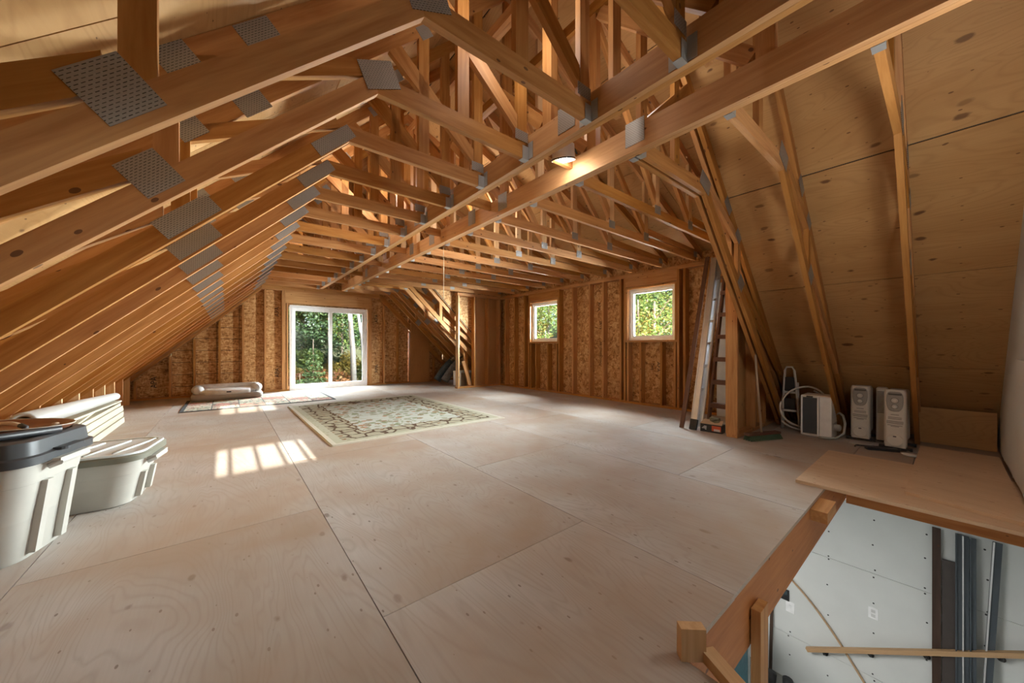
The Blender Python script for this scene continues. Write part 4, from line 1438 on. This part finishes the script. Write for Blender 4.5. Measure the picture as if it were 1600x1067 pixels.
for k in range(6):
    z = 0.33 + 0.305 * k
    xx = 5.0 + 0.42 * z / 2.05
    MB().box(-0.055, 0, -0.012, 0.055, 0.24 - 0.012 * k, 0.012).build('tread', M['brown_wood'], sl, (xx, 1.748 + 0.008 * k, z))
    MB().box(-0.06, 0, -0.045, -0.045, 0.24 - 0.012 * k, -0.004).build('tread_front', M['brown_wood'], sl, (xx, 1.748 + 0.008 * k, z))
MB().box(5.36, 1.77, 2.05, 5.54, 1.98, 2.08).build('top_cap', M['brown_wood'], sl)
tag(MB().box(6.03, 1.72, 0.001, 6.048, 2.28, 2.1).build('pale_panel', plain('pale_panel', (0.62, 0.66, 0.68), 0.5)), label='pale sheet standing against the wall behind the stepladder', cat='panel')
bx = empty('cardboard_box', (4.80, 1.885, 0.001), math.radians(4), label='black and orange cardboard box with open flap at the stepladder foot', cat='box')
M['card'] = plain('cardboard_flap', (0.40, 0.28, 0.18), 0.9)
ctn = MB().box(0, -0.125, 0, 0.14, 0.125, 0.10).build('carton', M['black'], bx)
MB().box(-0.002, -0.115, 0.022, -0.0005, -0.01, 0.088).build('orange_label', plain('orange_print', (0.55, 0.09, 0.03), 0.5), ctn)
MB().box(-0.003, -0.105, 0.022, -0.0021, -0.035, 0.05).build('white_label', plain('white_print', (0.6, 0.55, 0.52), 0.5), ctn)
for k in range(4):
    MB().box(-0.0016, 0.05, 0.03 + 0.013 * k, -0.0004, 0.05 + 0.02 + 0.012 * ((k * 7) % 4), 0.035 + 0.013 * k).build('text_line', M['vinyl'], ctn)
sheet('flap', [(-0.002, -0.125, 0.101), (-0.002, 0.125, 0.101), (0.06, 0.10, 0.16), (0.06, -0.125, 0.16)], (-0.7, 0, 1), 0.004, M['card'], bx)
rag = empty('crumpled_rag', (4.885, 1.87, 0.145), label='crumpled olive rag lying in the open cardboard box', cat='rag')
bmr = bmesh.new()
bmesh.ops.create_icosphere(bmr, subdivisions=3, radius=0.075)
for v_ in bmr.verts:
    k_ = 1 + 0.18 * math.sin(v_.co.x * 60 + v_.co.y * 35) + 0.15 * math.sin(v_.co.z * 75 + v_.co.y * 50)
    v_.co = Vector((v_.co.x * 0.8 * k_, v_.co.y * 0.9 * k_, v_.co.z * 0.5 * k_))
me_ = bpy.data.meshes.new('cloth')
bmr.to_mesh(me_)
bmr.free()
me_.materials.append(plain('olive_cloth', (0.17, 0.15, 0.09), 0.9, var=0.3))
link('cloth', me_, rag)
br = empty('push_broom', (0, 0, 0), label='push broom with green bristles leaning on the stub wall', cat='broom')
hb = Vector((4.92, 1.37, 0.075))
MB().tube([hb, (4.99, 1.44, 0.75), (5.045, 1.49, 1.40)], 0.013, 8).build('broom_handle', M['tan'], br, smooth=True)
hm = Matrix.Translation((4.92, 1.36, 0)) @ Matrix.Rotation(math.radians(-24), 4, 'Z')
MB().box(-0.24, -0.035, 0.06, 0.24, 0.035, 0.085, hm).build('broom_head', M['brown_wood'], br)
mb = MB()
for i in range(46):
    for j in range(4):
        x_, y_ = -0.23 + 0.46 * i / 45, -0.028 + 0.019 * j
        q = hm @ Vector((x_, y_, 0.06))
        q2 = hm @ Vector((x_ * 1.04, y_ * 1.7 - 0.01, 0.003))
        mb.tube([q, q2], 0.0035, 4, cap=False)
tag(mb.build('bristles', plain('green_bristle', (0.05, 0.085, 0.045), 0.8), br), kind='stuff')

# ================================================================ STEP STOOL, HUMIDIFIER BOX, HOSE, HEATERS
M['white_p'] = plain('ivory_plastic', (0.68, 0.65, 0.60), 0.4, var=0.03)
M['white_p2'] = plain('ivory_plastic_side', (0.50, 0.46, 0.41), 0.5, var=0.05)
M['print'] = plain('grey_print', (0.10, 0.095, 0.09), 0.6)
M['panel'] = plain('heater_panel_grey', (0.33, 0.315, 0.29), 0.35, var=0.03)
ss = empty('step_stool', (5.80, 1.30, 0.001), math.radians(0), label='folded white step stool with black treads left of the black fronted unit', cat='step stool')
tubes = [(0.02, 0.09, 0.0), (0.0, 0.065, 0.50), (0.0, 0.05, 0.78), (0.0, 0.03, 0.825), (0.0, -0.03, 0.825), (0.0, -0.05, 0.78), (0.0, -0.075, 0.5), (0.02, -0.10, 0.0)]
MB().tube(tubes, 0.014, 8).build('front_frame', M['white_p'], ss, smooth=True)
MB().tube([(0.09, 0.09, 0.0), (0.05, 0.075, 0.62)], 0.011, 8).tube([(0.09, -0.09, 0.0), (0.05, -0.075, 0.62)], 0.011, 8).build('rear_frame', M['white_p'], ss, smooth=True)
for z in (0.25, 0.49):
    MB().box(-0.015, -0.075, z - 0.012, 0.03, 0.075, z + 0.012).build('cross_bar', M['white_p'], ss)
for z in (0.32, 0.60):
    MB().box(-0.01, -0.055, z - 0.09, 0.02, 0.055, z + 0.09).build('tread', M['black'], ss)

ac = empty('dehumidifier', (5.545, 0.985, 0.003), math.radians(0), label='white box unit with dark slate front panel beside the white hose', cat='appliance')
MB().box(0, -0.145, 0.0, 0.30, 0.145, 0.50).build('housing', M['white_p'], ac, bevel=0.012)
MB().box(-0.014, -0.01, 0.035, 0.004, 0.125, 0.47).build('front_panel', plain('slate_panel', (0.045, 0.055, 0.068), 0.4), ac, bevel=0.004)
MB().box(-0.02, 0.125, 0.02, 0.004, 0.142, 0.49).box(-0.02, -0.03, 0.02, 0.004, -0.012, 0.49).build('front_frame', M['vinyl'], ac)
MB().box(-0.012, -0.142, 0.02, 0.002, -0.034, 0.485).build('side_panel', M['vinyl'], ac, bevel=0.003)
MB().box(-0.016, 0.03, 0.475, 0.02, 0.09, 0.492).build('grip_recess', M['black'], ac)
for k in range(7):
    MB().box(0.05 + 0.03 * k, -0.150, 0.18, 0.06 + 0.03 * k, -0.144, 0.46).build('vent_slat', M['white_p2'], ac)
MB().lathe([(0.04, 0), (0.04, 0.05), (0.02, 0.06), (0.0, 0.06)], 12, Matrix.Translation((0.14, -0.145, 0.12)) @ Matrix.Rotation(PI / 2, 4, 'X')).build('drain_cap', M['white_p2'], ac)
hose = []
for k in range(70):
    a = -2 * PI * 1.6 * k / 69 - 0.6
    r = 0.295 - 0.06 * k / 69
    yy = 1.135 + r * 0.80 * math.cos(a)
    hose.append((min(5.88, 5.52 + max(0.0, 1.36 - yy) * 1.55) + 0.02 * k / 69, yy, 0.33 + r * math.sin(a)))
hz = min(p[2] for p in hose)
hose = [(a, b, c - hz + 0.016) for a, b, c in hose]
tag(MB().tube(hose, 0.0125, 8).build('white_hose', M['white_p'], smooth=True), label='coiled white hose standing behind the black fronted unit', cat='hose')
hs2 = [(5.75, 0.83, 0.28), (5.72, 0.80, 0.30), (5.66, 0.76, 0.28), (5.60, 0.735, 0.20), (5.56, 0.74, 0.09), (5.53, 0.80, 0.025), (5.50, 0.88, 0.017), (5.49, 0.95, 0.017)]
tag(MB().tube(hs2, 0.012, 8).build('grey_hose', plain('grey_hose', (0.36, 0.37, 0.36), 0.5), smooth=True), label='short grey hose curling to the floor right of the black fronted unit', cat='hose')


def oil_heater(x, y, rz, label, s=1.0):
    h = empty('oil_heater', (x, y, 0.001), rz, label=label, cat='heater', group='ivory oil heaters')
    # fins behind the control tower
    for k in range(6):
        MB().loft([rrect(0.022, 0.13, 0.01, 0.08, 3, 0.10 + 0.045 * k), rrect(0.03, 0.15, 0.012, 0.10, 3, 0.10 + 0.045 * k), rrect(0.03, 0.15, 0.012, 0.60, 3, 0.10 + 0.045 * k), rrect(0.022, 0.13, 0.01, 0.625, 3, 0.10 + 0.045 * k)]).build('fin', M['white_p2'], h)
    MB().loft([rrect(0.10, 0.155, 0.02, 0.03, 4, 0.045), rrect(0.11, 0.165, 0.03, 0.06, 4, 0.045), rrect(0.11, 0.165, 0.03, 0.60, 4, 0.045), rrect(0.09, 0.15, 0.03, 0.635, 4, 0.048)]).build('control_tower', M['white_p'], h)
    # raised control panel (knobs and rings are its sub-parts)
    pan = []
    for xx, gsz in ((-0.012, 0), (-0.018, 0.0), (-0.022, 0.012)):
        ring_ = []
        for (qx, qy, qz, r) in rr_panel:
            ring_.append((xx, qx * (1 - gsz * 6), 0.50 + (qy - 0.50) * (1 - gsz * 6)))
        pan.append(ring_)
    cp = MB().loft(pan).build('control_panel', M['panel'], h)
    MB().box(-0.027, -0.05, 0.582, -0.021, 0.045, 0.60).build('handle_slot', M['print'], cp)
    for z, r in ((0.525, 0.026), (0.462, 0.022)):
        kx = Matrix.Translation((-0.022, 0.0, z)) @ Matrix.Rotation(-PI / 2, 4, 'Y')
        MB().lathe([(r, 0), (r, 0.004), (r * 0.75, 0.006), (r * 0.6, 0.02), (0, 0.02)], 16, kx).build('knob', M['white_p'], cp)
        MB().lathe([(r * 1.15, 0), (r * 1.15, 0.002), (r, 0.002)], 16, kx).build('dial_ring', M['print'], cp)
    for z, ww in ((0.375, 0.03), (0.345, 0.05), (0.33, 0.05), (0.305, 0.062), (0.293, 0.062), (0.281, 0.06), (0.262, 0.055), (0.25, 0.03)):
        MB().box(-0.0112, -ww, z - 0.0025, -0.0098, ww, z + 0.0025).build('text_line', M['print'], h)
    MB().lathe([(0.065, 0), (0.065, 0.008), (0.055, 0.012), (0.0, 0.012)], 20, Matrix.Translation((-0.010, 0, 0.105)) @ Matrix.Rotation(-PI / 2, 4, 'Y')).build('cord_cover', M['white_p'], h, smooth=False)
    MB().box(-0.025, -0.012, 0.14, -0.0215, 0.012, 0.152).build('cord_hook', M['print'], h)
    for fx in (0.03, 0.32):
        fb = MB().box(fx - 0.02, -0.12, 0.012, fx + 0.02, 0.12, 0.035).build('foot_bar', M['black'], h)
        for sy in (-1, 1):
            MB().lathe([(0.0, -0.01), (0.018, -0.01), (0.018, 0.01), (0.0, 0.01)], 10, Matrix.Translation((fx, sy * 0.112, 0.019)) @ Matrix.Rotation(PI / 2, 4, 'X')).build('castor', M['black'], fb)
    return h


rr_panel = []
for k in range(24):
    a = 2 * PI * k / 24
    cx_, sz_ = math.cos(a), math.sin(a)
    wv = 0.063 if sz_ > 0 else 0.063 - 0.014 * abs(sz_)
    rr_panel.append((wv * math.copysign(abs(cx_) ** 0.5, cx_), 0.515 + 0.105 * math.copysign(abs(sz_) ** 0.6, sz_), 0, 0))
oil_heater(5.745, 0.625, math.radians(0), 'left ivory oil heater, next to the black fronted unit')
oil_heater(5.50, 0.335, math.radians(-3), 'right ivory oil heater, nearest the knotty kick board')
ch = empty('panel_heater', (5.87, 0.478, 0.002), 0, label='white vented heater squeezed between the two oil heaters', cat='heater')
MB().box(0, -0.06, 0.01, 0.14, 0.03, 0.62).build('case', M['white_p'], ch, bevel=0.015)
for k in range(16):
    MB().box(-0.003, -0.05, 0.33 + 0.016 * k, 0.002, 0.02, 0.337 + 0.016 * k).build('vent_slot', M['print'], ch)
MB().box(0.01, -0.05, 0.0, 0.13, 0.022, 0.012).build('foot', M['black'], ch)
ps = empty('power_strip', (5.37, 0.42, 0.001), math.radians(-62), label='black power strip and cord tangle at the right heater foot', cat='power strip')
MB().box(-0.13, -0.03, 0, 0.13, 0.03, 0.03).build('case', M['black'], ps, bevel=0.005)
MB().tube([(0.13, 0, 0.015), (0.2, 0.03, 0.012), (0.22, 0.1, 0.012), (0.12, 0.13, 0.012), (-0.05, 0.10, 0.012), (-0.16, 0.12, 0.012), (-0.2, 0.05, 0.012)], 0.008, 6).build('cord', M['black'], ps)
dsh = empty('white_dish', (5.31, 0.21, 0.001), 0, label='small white oval dish on the floor before the right heater', cat='dish')
MB().lathe([(0.0, 0.0), (0.05, 0.0), (0.065, 0.018), (0.058, 0.022), (0.0, 0.024)], 20, Matrix.Diagonal((0.8, 1.15, 1, 1))).build('dish', M['white_p'], dsh, smooth=True)
tag(MB().tube([(5.60, 0.74, 0.008), (5.52, 0.70, 0.008), (5.47, 0.60, 0.008), (5.52, 0.54, 0.008), (5.60, 0.50, 0.008)], 0.006, 6).build('heater_cord', plain('grey_cord', (0.42, 0.40, 0.37), 0.6)), label='thin grey cord on the floor before the left heater', cat='cord')

# ================================================================ THINGS BEHIND THE FAR STUB WALL
sb = [('left', -0.12, 0.075, (0.055, 0.075, 0.085)), ('right', 0.02, -0.055, (0.13, 0.125, 0.12))]
M['camo'] = None
mt, nt, b_ = nodes('camo_cloth')
g_ = G(nt)
g_.link(g_.ramp(g_.noise(g_.obj(rand=False), 9, 2), [(0.3, (0.05, 0.035, 0.02)), (0.45, (0.22, 0.14, 0.06)), (0.58, (0.40, 0.28, 0.16)), (0.68, (0.62, 0.50, 0.38))], 'CONSTANT'), b_.inputs['Base Color'])
b_.inputs['Roughness'].default_value = 0.9
M['camo'] = mt
for nm, ox, oy, colr in sb:
    g0 = Vector((4.80 + ox * 0.7, 9.06 + oy * 2, 0.0))
    rp = empty('rolled_blanket', (0, 0, 0), label='%s of two rolled blankets leaning over the white cooler' % nm, cat='blanket', group='rolled blankets')
    pts = [g0 + Vector((0, 0, 0.13)), g0 + Vector((0.12, 0, 0.30)), g0 + Vector((0.28, -0.01, 0.50)), g0 + Vector((0.45, -0.02, 0.66))]
    MB().tube(pts, 0.115, 14, r2=0.10).build('roll', plain('blanket_' + nm, colr, 0.95, var=0.35, scale=18), rp, smooth=True)
    MB().tube([pts[3] - Vector((0.02, 0, 0.02)), g0 + Vector((0.58, -0.02, 0.74)), g0 + Vector((0.70, -0.02, 0.76))], 0.112, 14, r2=0.085).build('camo_wrap', M['camo'], rp, smooth=True)
    MB().tube([pts[2] + Vector((-0.075, 0, 0.085)), pts[2] + Vector((-0.03, -0.09, 0.0)), pts[2] + Vector((0.05, -0.1, -0.06))], 0.008, 6).build('strap', plain('yellow_strap', (0.40, 0.26, 0.06), 0.8), rp)
ck = empty('cooler', (5.22, 8.60, 0.001), math.radians(8), label='white and tan cooler under the rolled blankets', cat='cooler')
MB().box(-0.22, -0.17, 0, 0.22, 0.17, 0.36).build('body', plain('tan_cooler', (0.36, 0.28, 0.20), 0.5), ck, bevel=0.015)
MB().box(-0.235, -0.16, 0.01, -0.222, 0.16, 0.37).build('end_panel', M['vinyl'], ck)
MB().box(-0.23, -0.18, 0.362, 0.23, 0.18, 0.41).build('lid', M['vinyl'], ck, bevel=0.01)
tb_ = empty('toy_crate', (5.64, 8.45, 0.001), math.radians(5), label='small teal and red patterned crate behind the far stub wall studs', cat='crate')
for k, c in enumerate(((0.05, 0.16, 0.16), (0.35, 0.07, 0.05), (0.30, 0.12, 0.22), (0.16, 0.40, 0.30))):
    MB().box(-0.15, -0.14, 0.11 * k, 0.15, 0.14, 0.11 * k + 0.105).build('band', plain('crate_band_%d' % k, c, 0.6), tb_)
for k, (xa, xb, za, zb) in enumerate(((4.92, 5.10, 0.66, 0.0), (5.02, 5.12, 1.0, 0.02))):
    tag(stick('scrap_stick', (xb, 8.07 + 0.09 * k, 0.06), (xa, 8.14 + 0.1 * k, za + 0.04), 0.088, 0.038, M['lumber'], None, up=(1, 0, 0)), label='%s scrap stud leaning inside the open bay of the far stub wall' % ('shorter' if k == 0 else 'taller'), cat='stud')
lpn = sheet('leaning_panel', [(4.28, 10.10, 0.002), (4.36, 10.215, 1.88), (4.97, 10.215, 1.35), (4.95, 10.10, 0.002)], (0, 1, -0.05), 0.018, M['panel_ply'])
tag(lpn, label='brown plywood panel leaning on the far wall right of the glass door', cat='panel')

# stamps on the wall boards
def stamp(txt, loc, rot, size, parent, mat):
    cu = bpy.data.curves.new('stamp', 'FONT')
    cu.body = txt
    cu.size = size
    cu.align_x = 'CENTER'
    cu.align_y = 'CENTER'
    cu.extrude = 0.0005
    tmp = bpy.data.objects.new('tmp', cu)
    COL.objects.link(tmp)
    bpy.context.view_layer.update()
    me = bpy.data.meshes.new_from_object(tmp.evaluated_get(bpy.context.evaluated_depsgraph_get()))
    bpy.data.objects.remove(tmp)
    me.materials.append(mat)
    return link('stamp', me, parent, loc, rot)


ink = plain('stamp_ink', (0.02, 0.015, 0.012), 0.8)
RX = (PI / 2, 0, -PI / 2)


def rot_wall_right(turn):
    return (Matrix.Rotation(-PI / 2, 4, 'Z') @ Matrix.Rotation(PI / 2, 4, 'X') @ Matrix.Rotation(turn, 4, 'Z')).to_euler()


stamp('APA', (6.187, 3.33, 0.72), rot_wall_right(-PI / 2), 0.10, wr, ink)
stamp('O=2', (6.187, 3.46, 0.72), rot_wall_right(-PI / 2), 0.07, wr, ink)
stamp('APA', (6.187, 4.66, 1.95), rot_wall_right(-PI / 2), 0.10, wr, ink)
stamp('24/16', (6.187, 4.62, 1.55), rot_wall_right(-PI / 2), 0.08, wr, ink)
stamp('RATED SHEATHING', (6.187, 4.62, 0.95), rot_wall_right(-PI / 2), 0.055, wr, ink)
rf = (PI / 2, PI / 2, 0)


def rot_wall_far(turn):
    return (Matrix.Rotation(PI / 2, 4, 'X') @ Matrix.Rotation(turn, 4, 'Z')).to_euler()


for (x_, z_) in ((0.98, 0.45), (0.98, 1.95), (3.38, 0.45), (3.38, 1.9), (-1.16, 0.35)):
    stamp('APA', (x_, YO - 0.003, z_), rot_wall_far(PI / 2), 0.13, wf, ink)

# ================================================================ OUTSIDE
def leaf_mat(name, a, b_col):
    mt, nt, b = nodes(name)
    g = G(nt)
    gi = g.n('NewGeometry')
    f_ = gi.outputs['Random Per Island']
    g.link(g.ramp(f_, [(0.0, a), (1.0, b_col)]), b.inputs['Base Color'])
    b.inputs['Roughness'].default_value = 0.6
    tr_ = g.n('BsdfTranslucent')
    g.link(g.ramp(f_, [(0.0, a), (1.0, b_col)]), tr_.inputs[0])
    mx = g.n('MixShader')
    mx.inputs[0].default_value = 0.35
    out = [n_ for n_ in nt.nodes if n_.type == 'OUTPUT_MATERIAL'][0]
    g.link(b.outputs[0], mx.inputs[1])
    g.link(tr_.outputs[0], mx.inputs[2])
    g.link(mx.outputs[0], out.inputs[0])
    return mt


LEAF = {
    'green': leaf_mat('leaf_green', (0.029, 0.069, 0.012), (0.132, 0.189, 0.037)),
    'dark': leaf_mat('leaf_dark', (0.006, 0.021, 0.008), (0.037, 0.073, 0.021)),
    'gold': leaf_mat('leaf_gold', (0.126, 0.105, 0.019), (0.315, 0.241, 0.052)),
    'rust': leaf_mat('leaf_rust', (0.147, 0.048, 0.013), (0.326, 0.158, 0.052)),
    'pine': leaf_mat('leaf_pine', (0.032, 0.078, 0.021), (0.126, 0.189, 0.069)),
    'grass': leaf_mat('leaf_grass', (0.115, 0.105, 0.027), (0.273, 0.220, 0.084)),
}
birch_m, bn, bb2 = nodes('birch_bark')
gb2 = G(bn)
gb2.link(gb2.ramp(gb2.noise(gb2.obj((3, 3, 14)), 1.5, 3), [(0.30, (0.06, 0.05, 0.045)), (0.38, (0.16, 0.157, 0.15))]), bb2.inputs['Base Color'])
bark_m = plain('grey_bark', (0.13, 0.105, 0.08), 0.9, var=0.4, scale=9)


def leaves(n, blobs, size, rnd):
    vs, fs = [], []
    tot = sum(b[3] * b[4] * b[5] for b in blobs)
    for (cx, cy, cz, rx, ry, rz) in blobs:
        k = int(n * rx * ry * rz / tot) + 1
        for _ in range(k):
            while True:
                x, y, z = rnd.uniform(-1, 1), rnd.uniform(-1, 1), rnd.uniform(-1, 1)
                d = x * x + y * y + z * z
                if d <= 1 and d > rnd.random() * 0.5:
                    break
            p = Vector((cx + x * rx, cy + y * ry, cz + z * rz))
            a = Vector((rnd.gauss(0, 1), rnd.gauss(0, 1), rnd.gauss(0, 0.6))).normalized()
            b = a.cross(Vector((rnd.gauss(0, 1), rnd.gauss(0, 1), rnd.gauss(0, 1)))).normalized()
            s = size * rnd.uniform(0.6, 1.3)
            i = len(vs)
            vs += [p - a * s, p - b * s * 0.55, p + a * s, p + b * s * 0.55]
            fs.append((i, i + 1, i + 2, i + 3))
    return vs, fs


GZ0 = -2.4


def ground_z(x, y):
    r = max(0.0, y - 11.0)
    q = max(0.0, x - 7.5)
    return -2.4 + min(r * 0.28, 5.0) + min(q * 0.06, 1.2)


gv, gf = [], []
xs_ = [-40 + 4 * i for i in range(31)]
ys_ = [-30 + 4 * i for i in range(31)]
for yy in ys_:
    for xx in xs_:
        gv.append((xx, yy, ground_z(xx, yy) - (1.6 if (-3 < xx < 7 and -2 < yy < 10.5) else 0)))
for j in range(len(ys_) - 1):
    for i in range(len(xs_) - 1):
        a = j * len(xs_) + i
        gf.append((a, a + 1, a + len(xs_) + 1, a + len(xs_)))
gmat = plain('forest_floor', (0.055, 0.06, 0.025), 0.95, var=0.5, scale=3)
# keep the ground outside the house
gf = [f_ for f_ in gf if not any(-4 < gv[i][0] < 7.2 and -3 < gv[i][1] < 10.5 for i in f_)]
tag(link('ground', mesh('ground', gv, gf, gmat)), kind='structure')


def tree(name, x, y, h, trunk_r, blobs, n, leaf, lsize, label, bark=bark_m, lean=(0, 0), cat='tree', branches=0, seed=0, group=None):
    rnd = random.Random(seed * 13 + 5)
    z0 = ground_z(x, y) - 0.05
    t = empty(name, (x, y, z0), label=label, cat=cat, group=group)
    pts = [(lean[0] * s * s, lean[1] * s * s, h * s) for s in (0, 0.25, 0.5, 0.75, 1.0)]
    if trunk_r:
        mb = MB().tube(pts, trunk_r, 9, r2=trunk_r * 0.4)
        mb.build('trunk', bark, t, smooth=True)
        for k in range(branches):
            s = rnd.uniform(0.35, 0.9)
            a = rnd.uniform(0, 2 * PI)
            p = Vector((lean[0] * s * s, lean[1] * s * s, h * s))
            ln = rnd.uniform(0.6, 1.6)
            q = p + Vector((math.cos(a) * ln, math.sin(a) * ln, ln * rnd.uniform(0.2, 0.8)))
            MB().tube([p, (p + q) / 2 + Vector((0, 0, 0.1)), q], trunk_r * 0.28, 6, r2=trunk_r * 0.1).build('branch', bark, t)
    if blobs:
        vs, fs = leaves(n, blobs, lsize, rnd)
        o = link('foliage', mesh('foliage', vs, fs, LEAF[leaf]), t)
        tag(o, kind='stuff')
    return t


def crown(rnd, n, r, z0, z1, s0, s1):
    return [(rnd.uniform(-r, r), rnd.uniform(-r, r), rnd.uniform(z0, z1), *(rnd.uniform(s0, s1) for _ in range(3))) for _ in range(n)]


rt = random.Random(21)
ORD2 = ['first', 'second', 'third', 'fourth', 'fifth', 'sixth', 'seventh', 'eighth', 'ninth', 'tenth', 'eleventh']
# seen through the glass door
tree('birch_tree', 4.15, 15.5, 8.5, 0.125, crown(rt, 5, 1.2, 6.5, 9.0, 0.8, 1.3), 900, 'gold', 0.09, 'thick white birch trunk outside the right door pane', birch_m, (-0.9, 0.1), branches=5, seed=1)
tree('birch_tree', 4.78, 16.2, 8.5, 0.085, crown(rt, 5, 1.2, 6.5, 9.0, 0.8, 1.3), 900, 'gold', 0.09, 'thinner white birch leaning right of the thick birch', birch_m, (-1.5, 0.2), branches=4, seed=2)
pb_ = []
for k in range(9):
    z = 0.5 + 0.22 * k
    r = 0.62 - 0.058 * k
    for a in range(5):
        an = a * 1.2566 + k * 0.6
        pb_.append((math.cos(an) * r * 0.6, math.sin(an) * r * 0.6, z, r * 0.5, r * 0.5, 0.09))
tree('pine_sapling', 2.55, 15.0, 2.7, 0.035, pb_, 2600, 'pine', 0.055, 'young pale green pine outside the left door pane', seed=3)
tree('pine_sapling', 2.0, 14.2, 1.7, 0.03, [(x_ * 0.75, y_ * 0.75, z_ * 0.62, a_, b2, c2) for x_, y_, z_, a_, b2, c2 in pb_], 1800, 'pine', 0.05, 'smaller pine at the left edge of the door view', seed=4)
shr = [(2.5, 15.9, 'rust', 'rust coloured shrub below the young pine'), (3.3, 15.6, 'rust', 'rust coloured shrub at the middle stile of the door'), (4.5, 18.0, 'gold', 'golden shrub behind the birch trunks'),
       (1.9, 17.0, 'gold', 'golden shrub left behind the small pine'), (5.3, 17.0, 'green', 'green shrub right of the birches'), (3.0, 18.5, 'green', 'green shrub behind the rust shrubs')]
for i, (x_, y_, lf, lb) in enumerate(shr):
    tree('shrub', x_, y_, 0.9, 0.02, crown(rt, 7, 0.6, 0.3, 1.0, 0.28, 0.5), 1500, lf, 0.075, lb, cat='shrub', seed=20 + i)
gvs, gfs = [], []
for k in range(9000):
    x_, y_ = rt.uniform(0.5, 8.5), rt.uniform(11.2, 20)
    p = Vector((x_, y_, ground_z(x_, y_) - 0.02))
    a = rt.uniform(0, 2 * PI)
    w = Vector((math.cos(a), math.sin(a), 0)) * 0.02
    hh = rt.uniform(0.15, 0.5)
    d = Vector((rt.gauss(0, 0.12), rt.gauss(0, 0.12), hh))
    i = len(gvs)
    gvs += [p - w, p + w, p + d]
    gfs.append((i, i + 1, i + 2))
tag(link('tall_grass', mesh('tall_grass', gvs, gfs, LEAF['grass'])), label='dry golden grass on the slope outside the glass door', cat='grass', kind='stuff')
for i in range(11):
    x_ = 1.6 + 0.92 * i + rt.uniform(-0.3, 0.3)
    y_ = rt.uniform(19.5, 27)
    tree('forest_tree', x_, y_, 11, rt.uniform(0.06, 0.13), crown(rt, 16, 1.3, 0.4, 8.5, 0.6, 1.3), 6500, 'dark' if i % 2 else 'green', 0.085, 'slender forest tree in the woods behind the glass door, %s from the left' % ORD2[i], seed=40 + i, branches=3, group='woods behind the glass door')
for i in range(9):
    x_ = 0.5 + 2.0 * i
    tree('evergreen_tree', x_, 31 + rt.uniform(-2, 2), 14, 0.18, crown(rt, 16, 1.8, 0.5, 11.5, 1.0, 2.0), 7000, 'dark', 0.15, 'dense dark evergreen at the back of the woods, %s from the left' % ORD2[i], seed=60 + i, group='dark evergreens at the back of the woods')
# seen through the two windows
win_t = [(11.6, 6.4, 'green', 'leafy green tree close outside the nearer window', 2.0, 6500, 0.06),
         (12.6, 12.6, 'green', 'leafy green tree close outside the farther window', 2.2, 6500, 0.065),
         (15.5, 9.4, 'gold', 'yellowing tree behind the nearer window tree', 2.4, 4200, 0.085),
         (14.0, 15.6, 'gold', 'yellowing tree behind the farther window tree', 2.2, 4200, 0.085),
         (20.0, 11.5, 'green', 'green tree farther off in line with the nearer window', 3.0, 4200, 0.12),
         (19.5, 20.5, 'green', 'green tree farther off in line with the farther window', 3.2, 4200, 0.12),
         (26.0, 15.0, 'dark', 'dark tree far off behind the nearer window', 3.6, 3600, 0.24),
         (25.0, 26.0, 'dark', 'dark tree far off behind the farther window', 3.8, 3600, 0.24)]
for i, (x_, y_, lf, lb, r_, n_, ls) in enumerate(win_t):
    hz_ = 3.6 + 0.12 * (x_ - 11)
    tree('leafy_tree', x_, y_, hz_ + 1.2, 0.10, crown(rt, 12, r_ * 0.7, hz_ - 2.6, hz_ + 1.0 + (0.5 if i > 5 else 0), r_ * 0.3, r_ * 0.55), n_, lf, ls, lb, seed=80 + i, branches=6)
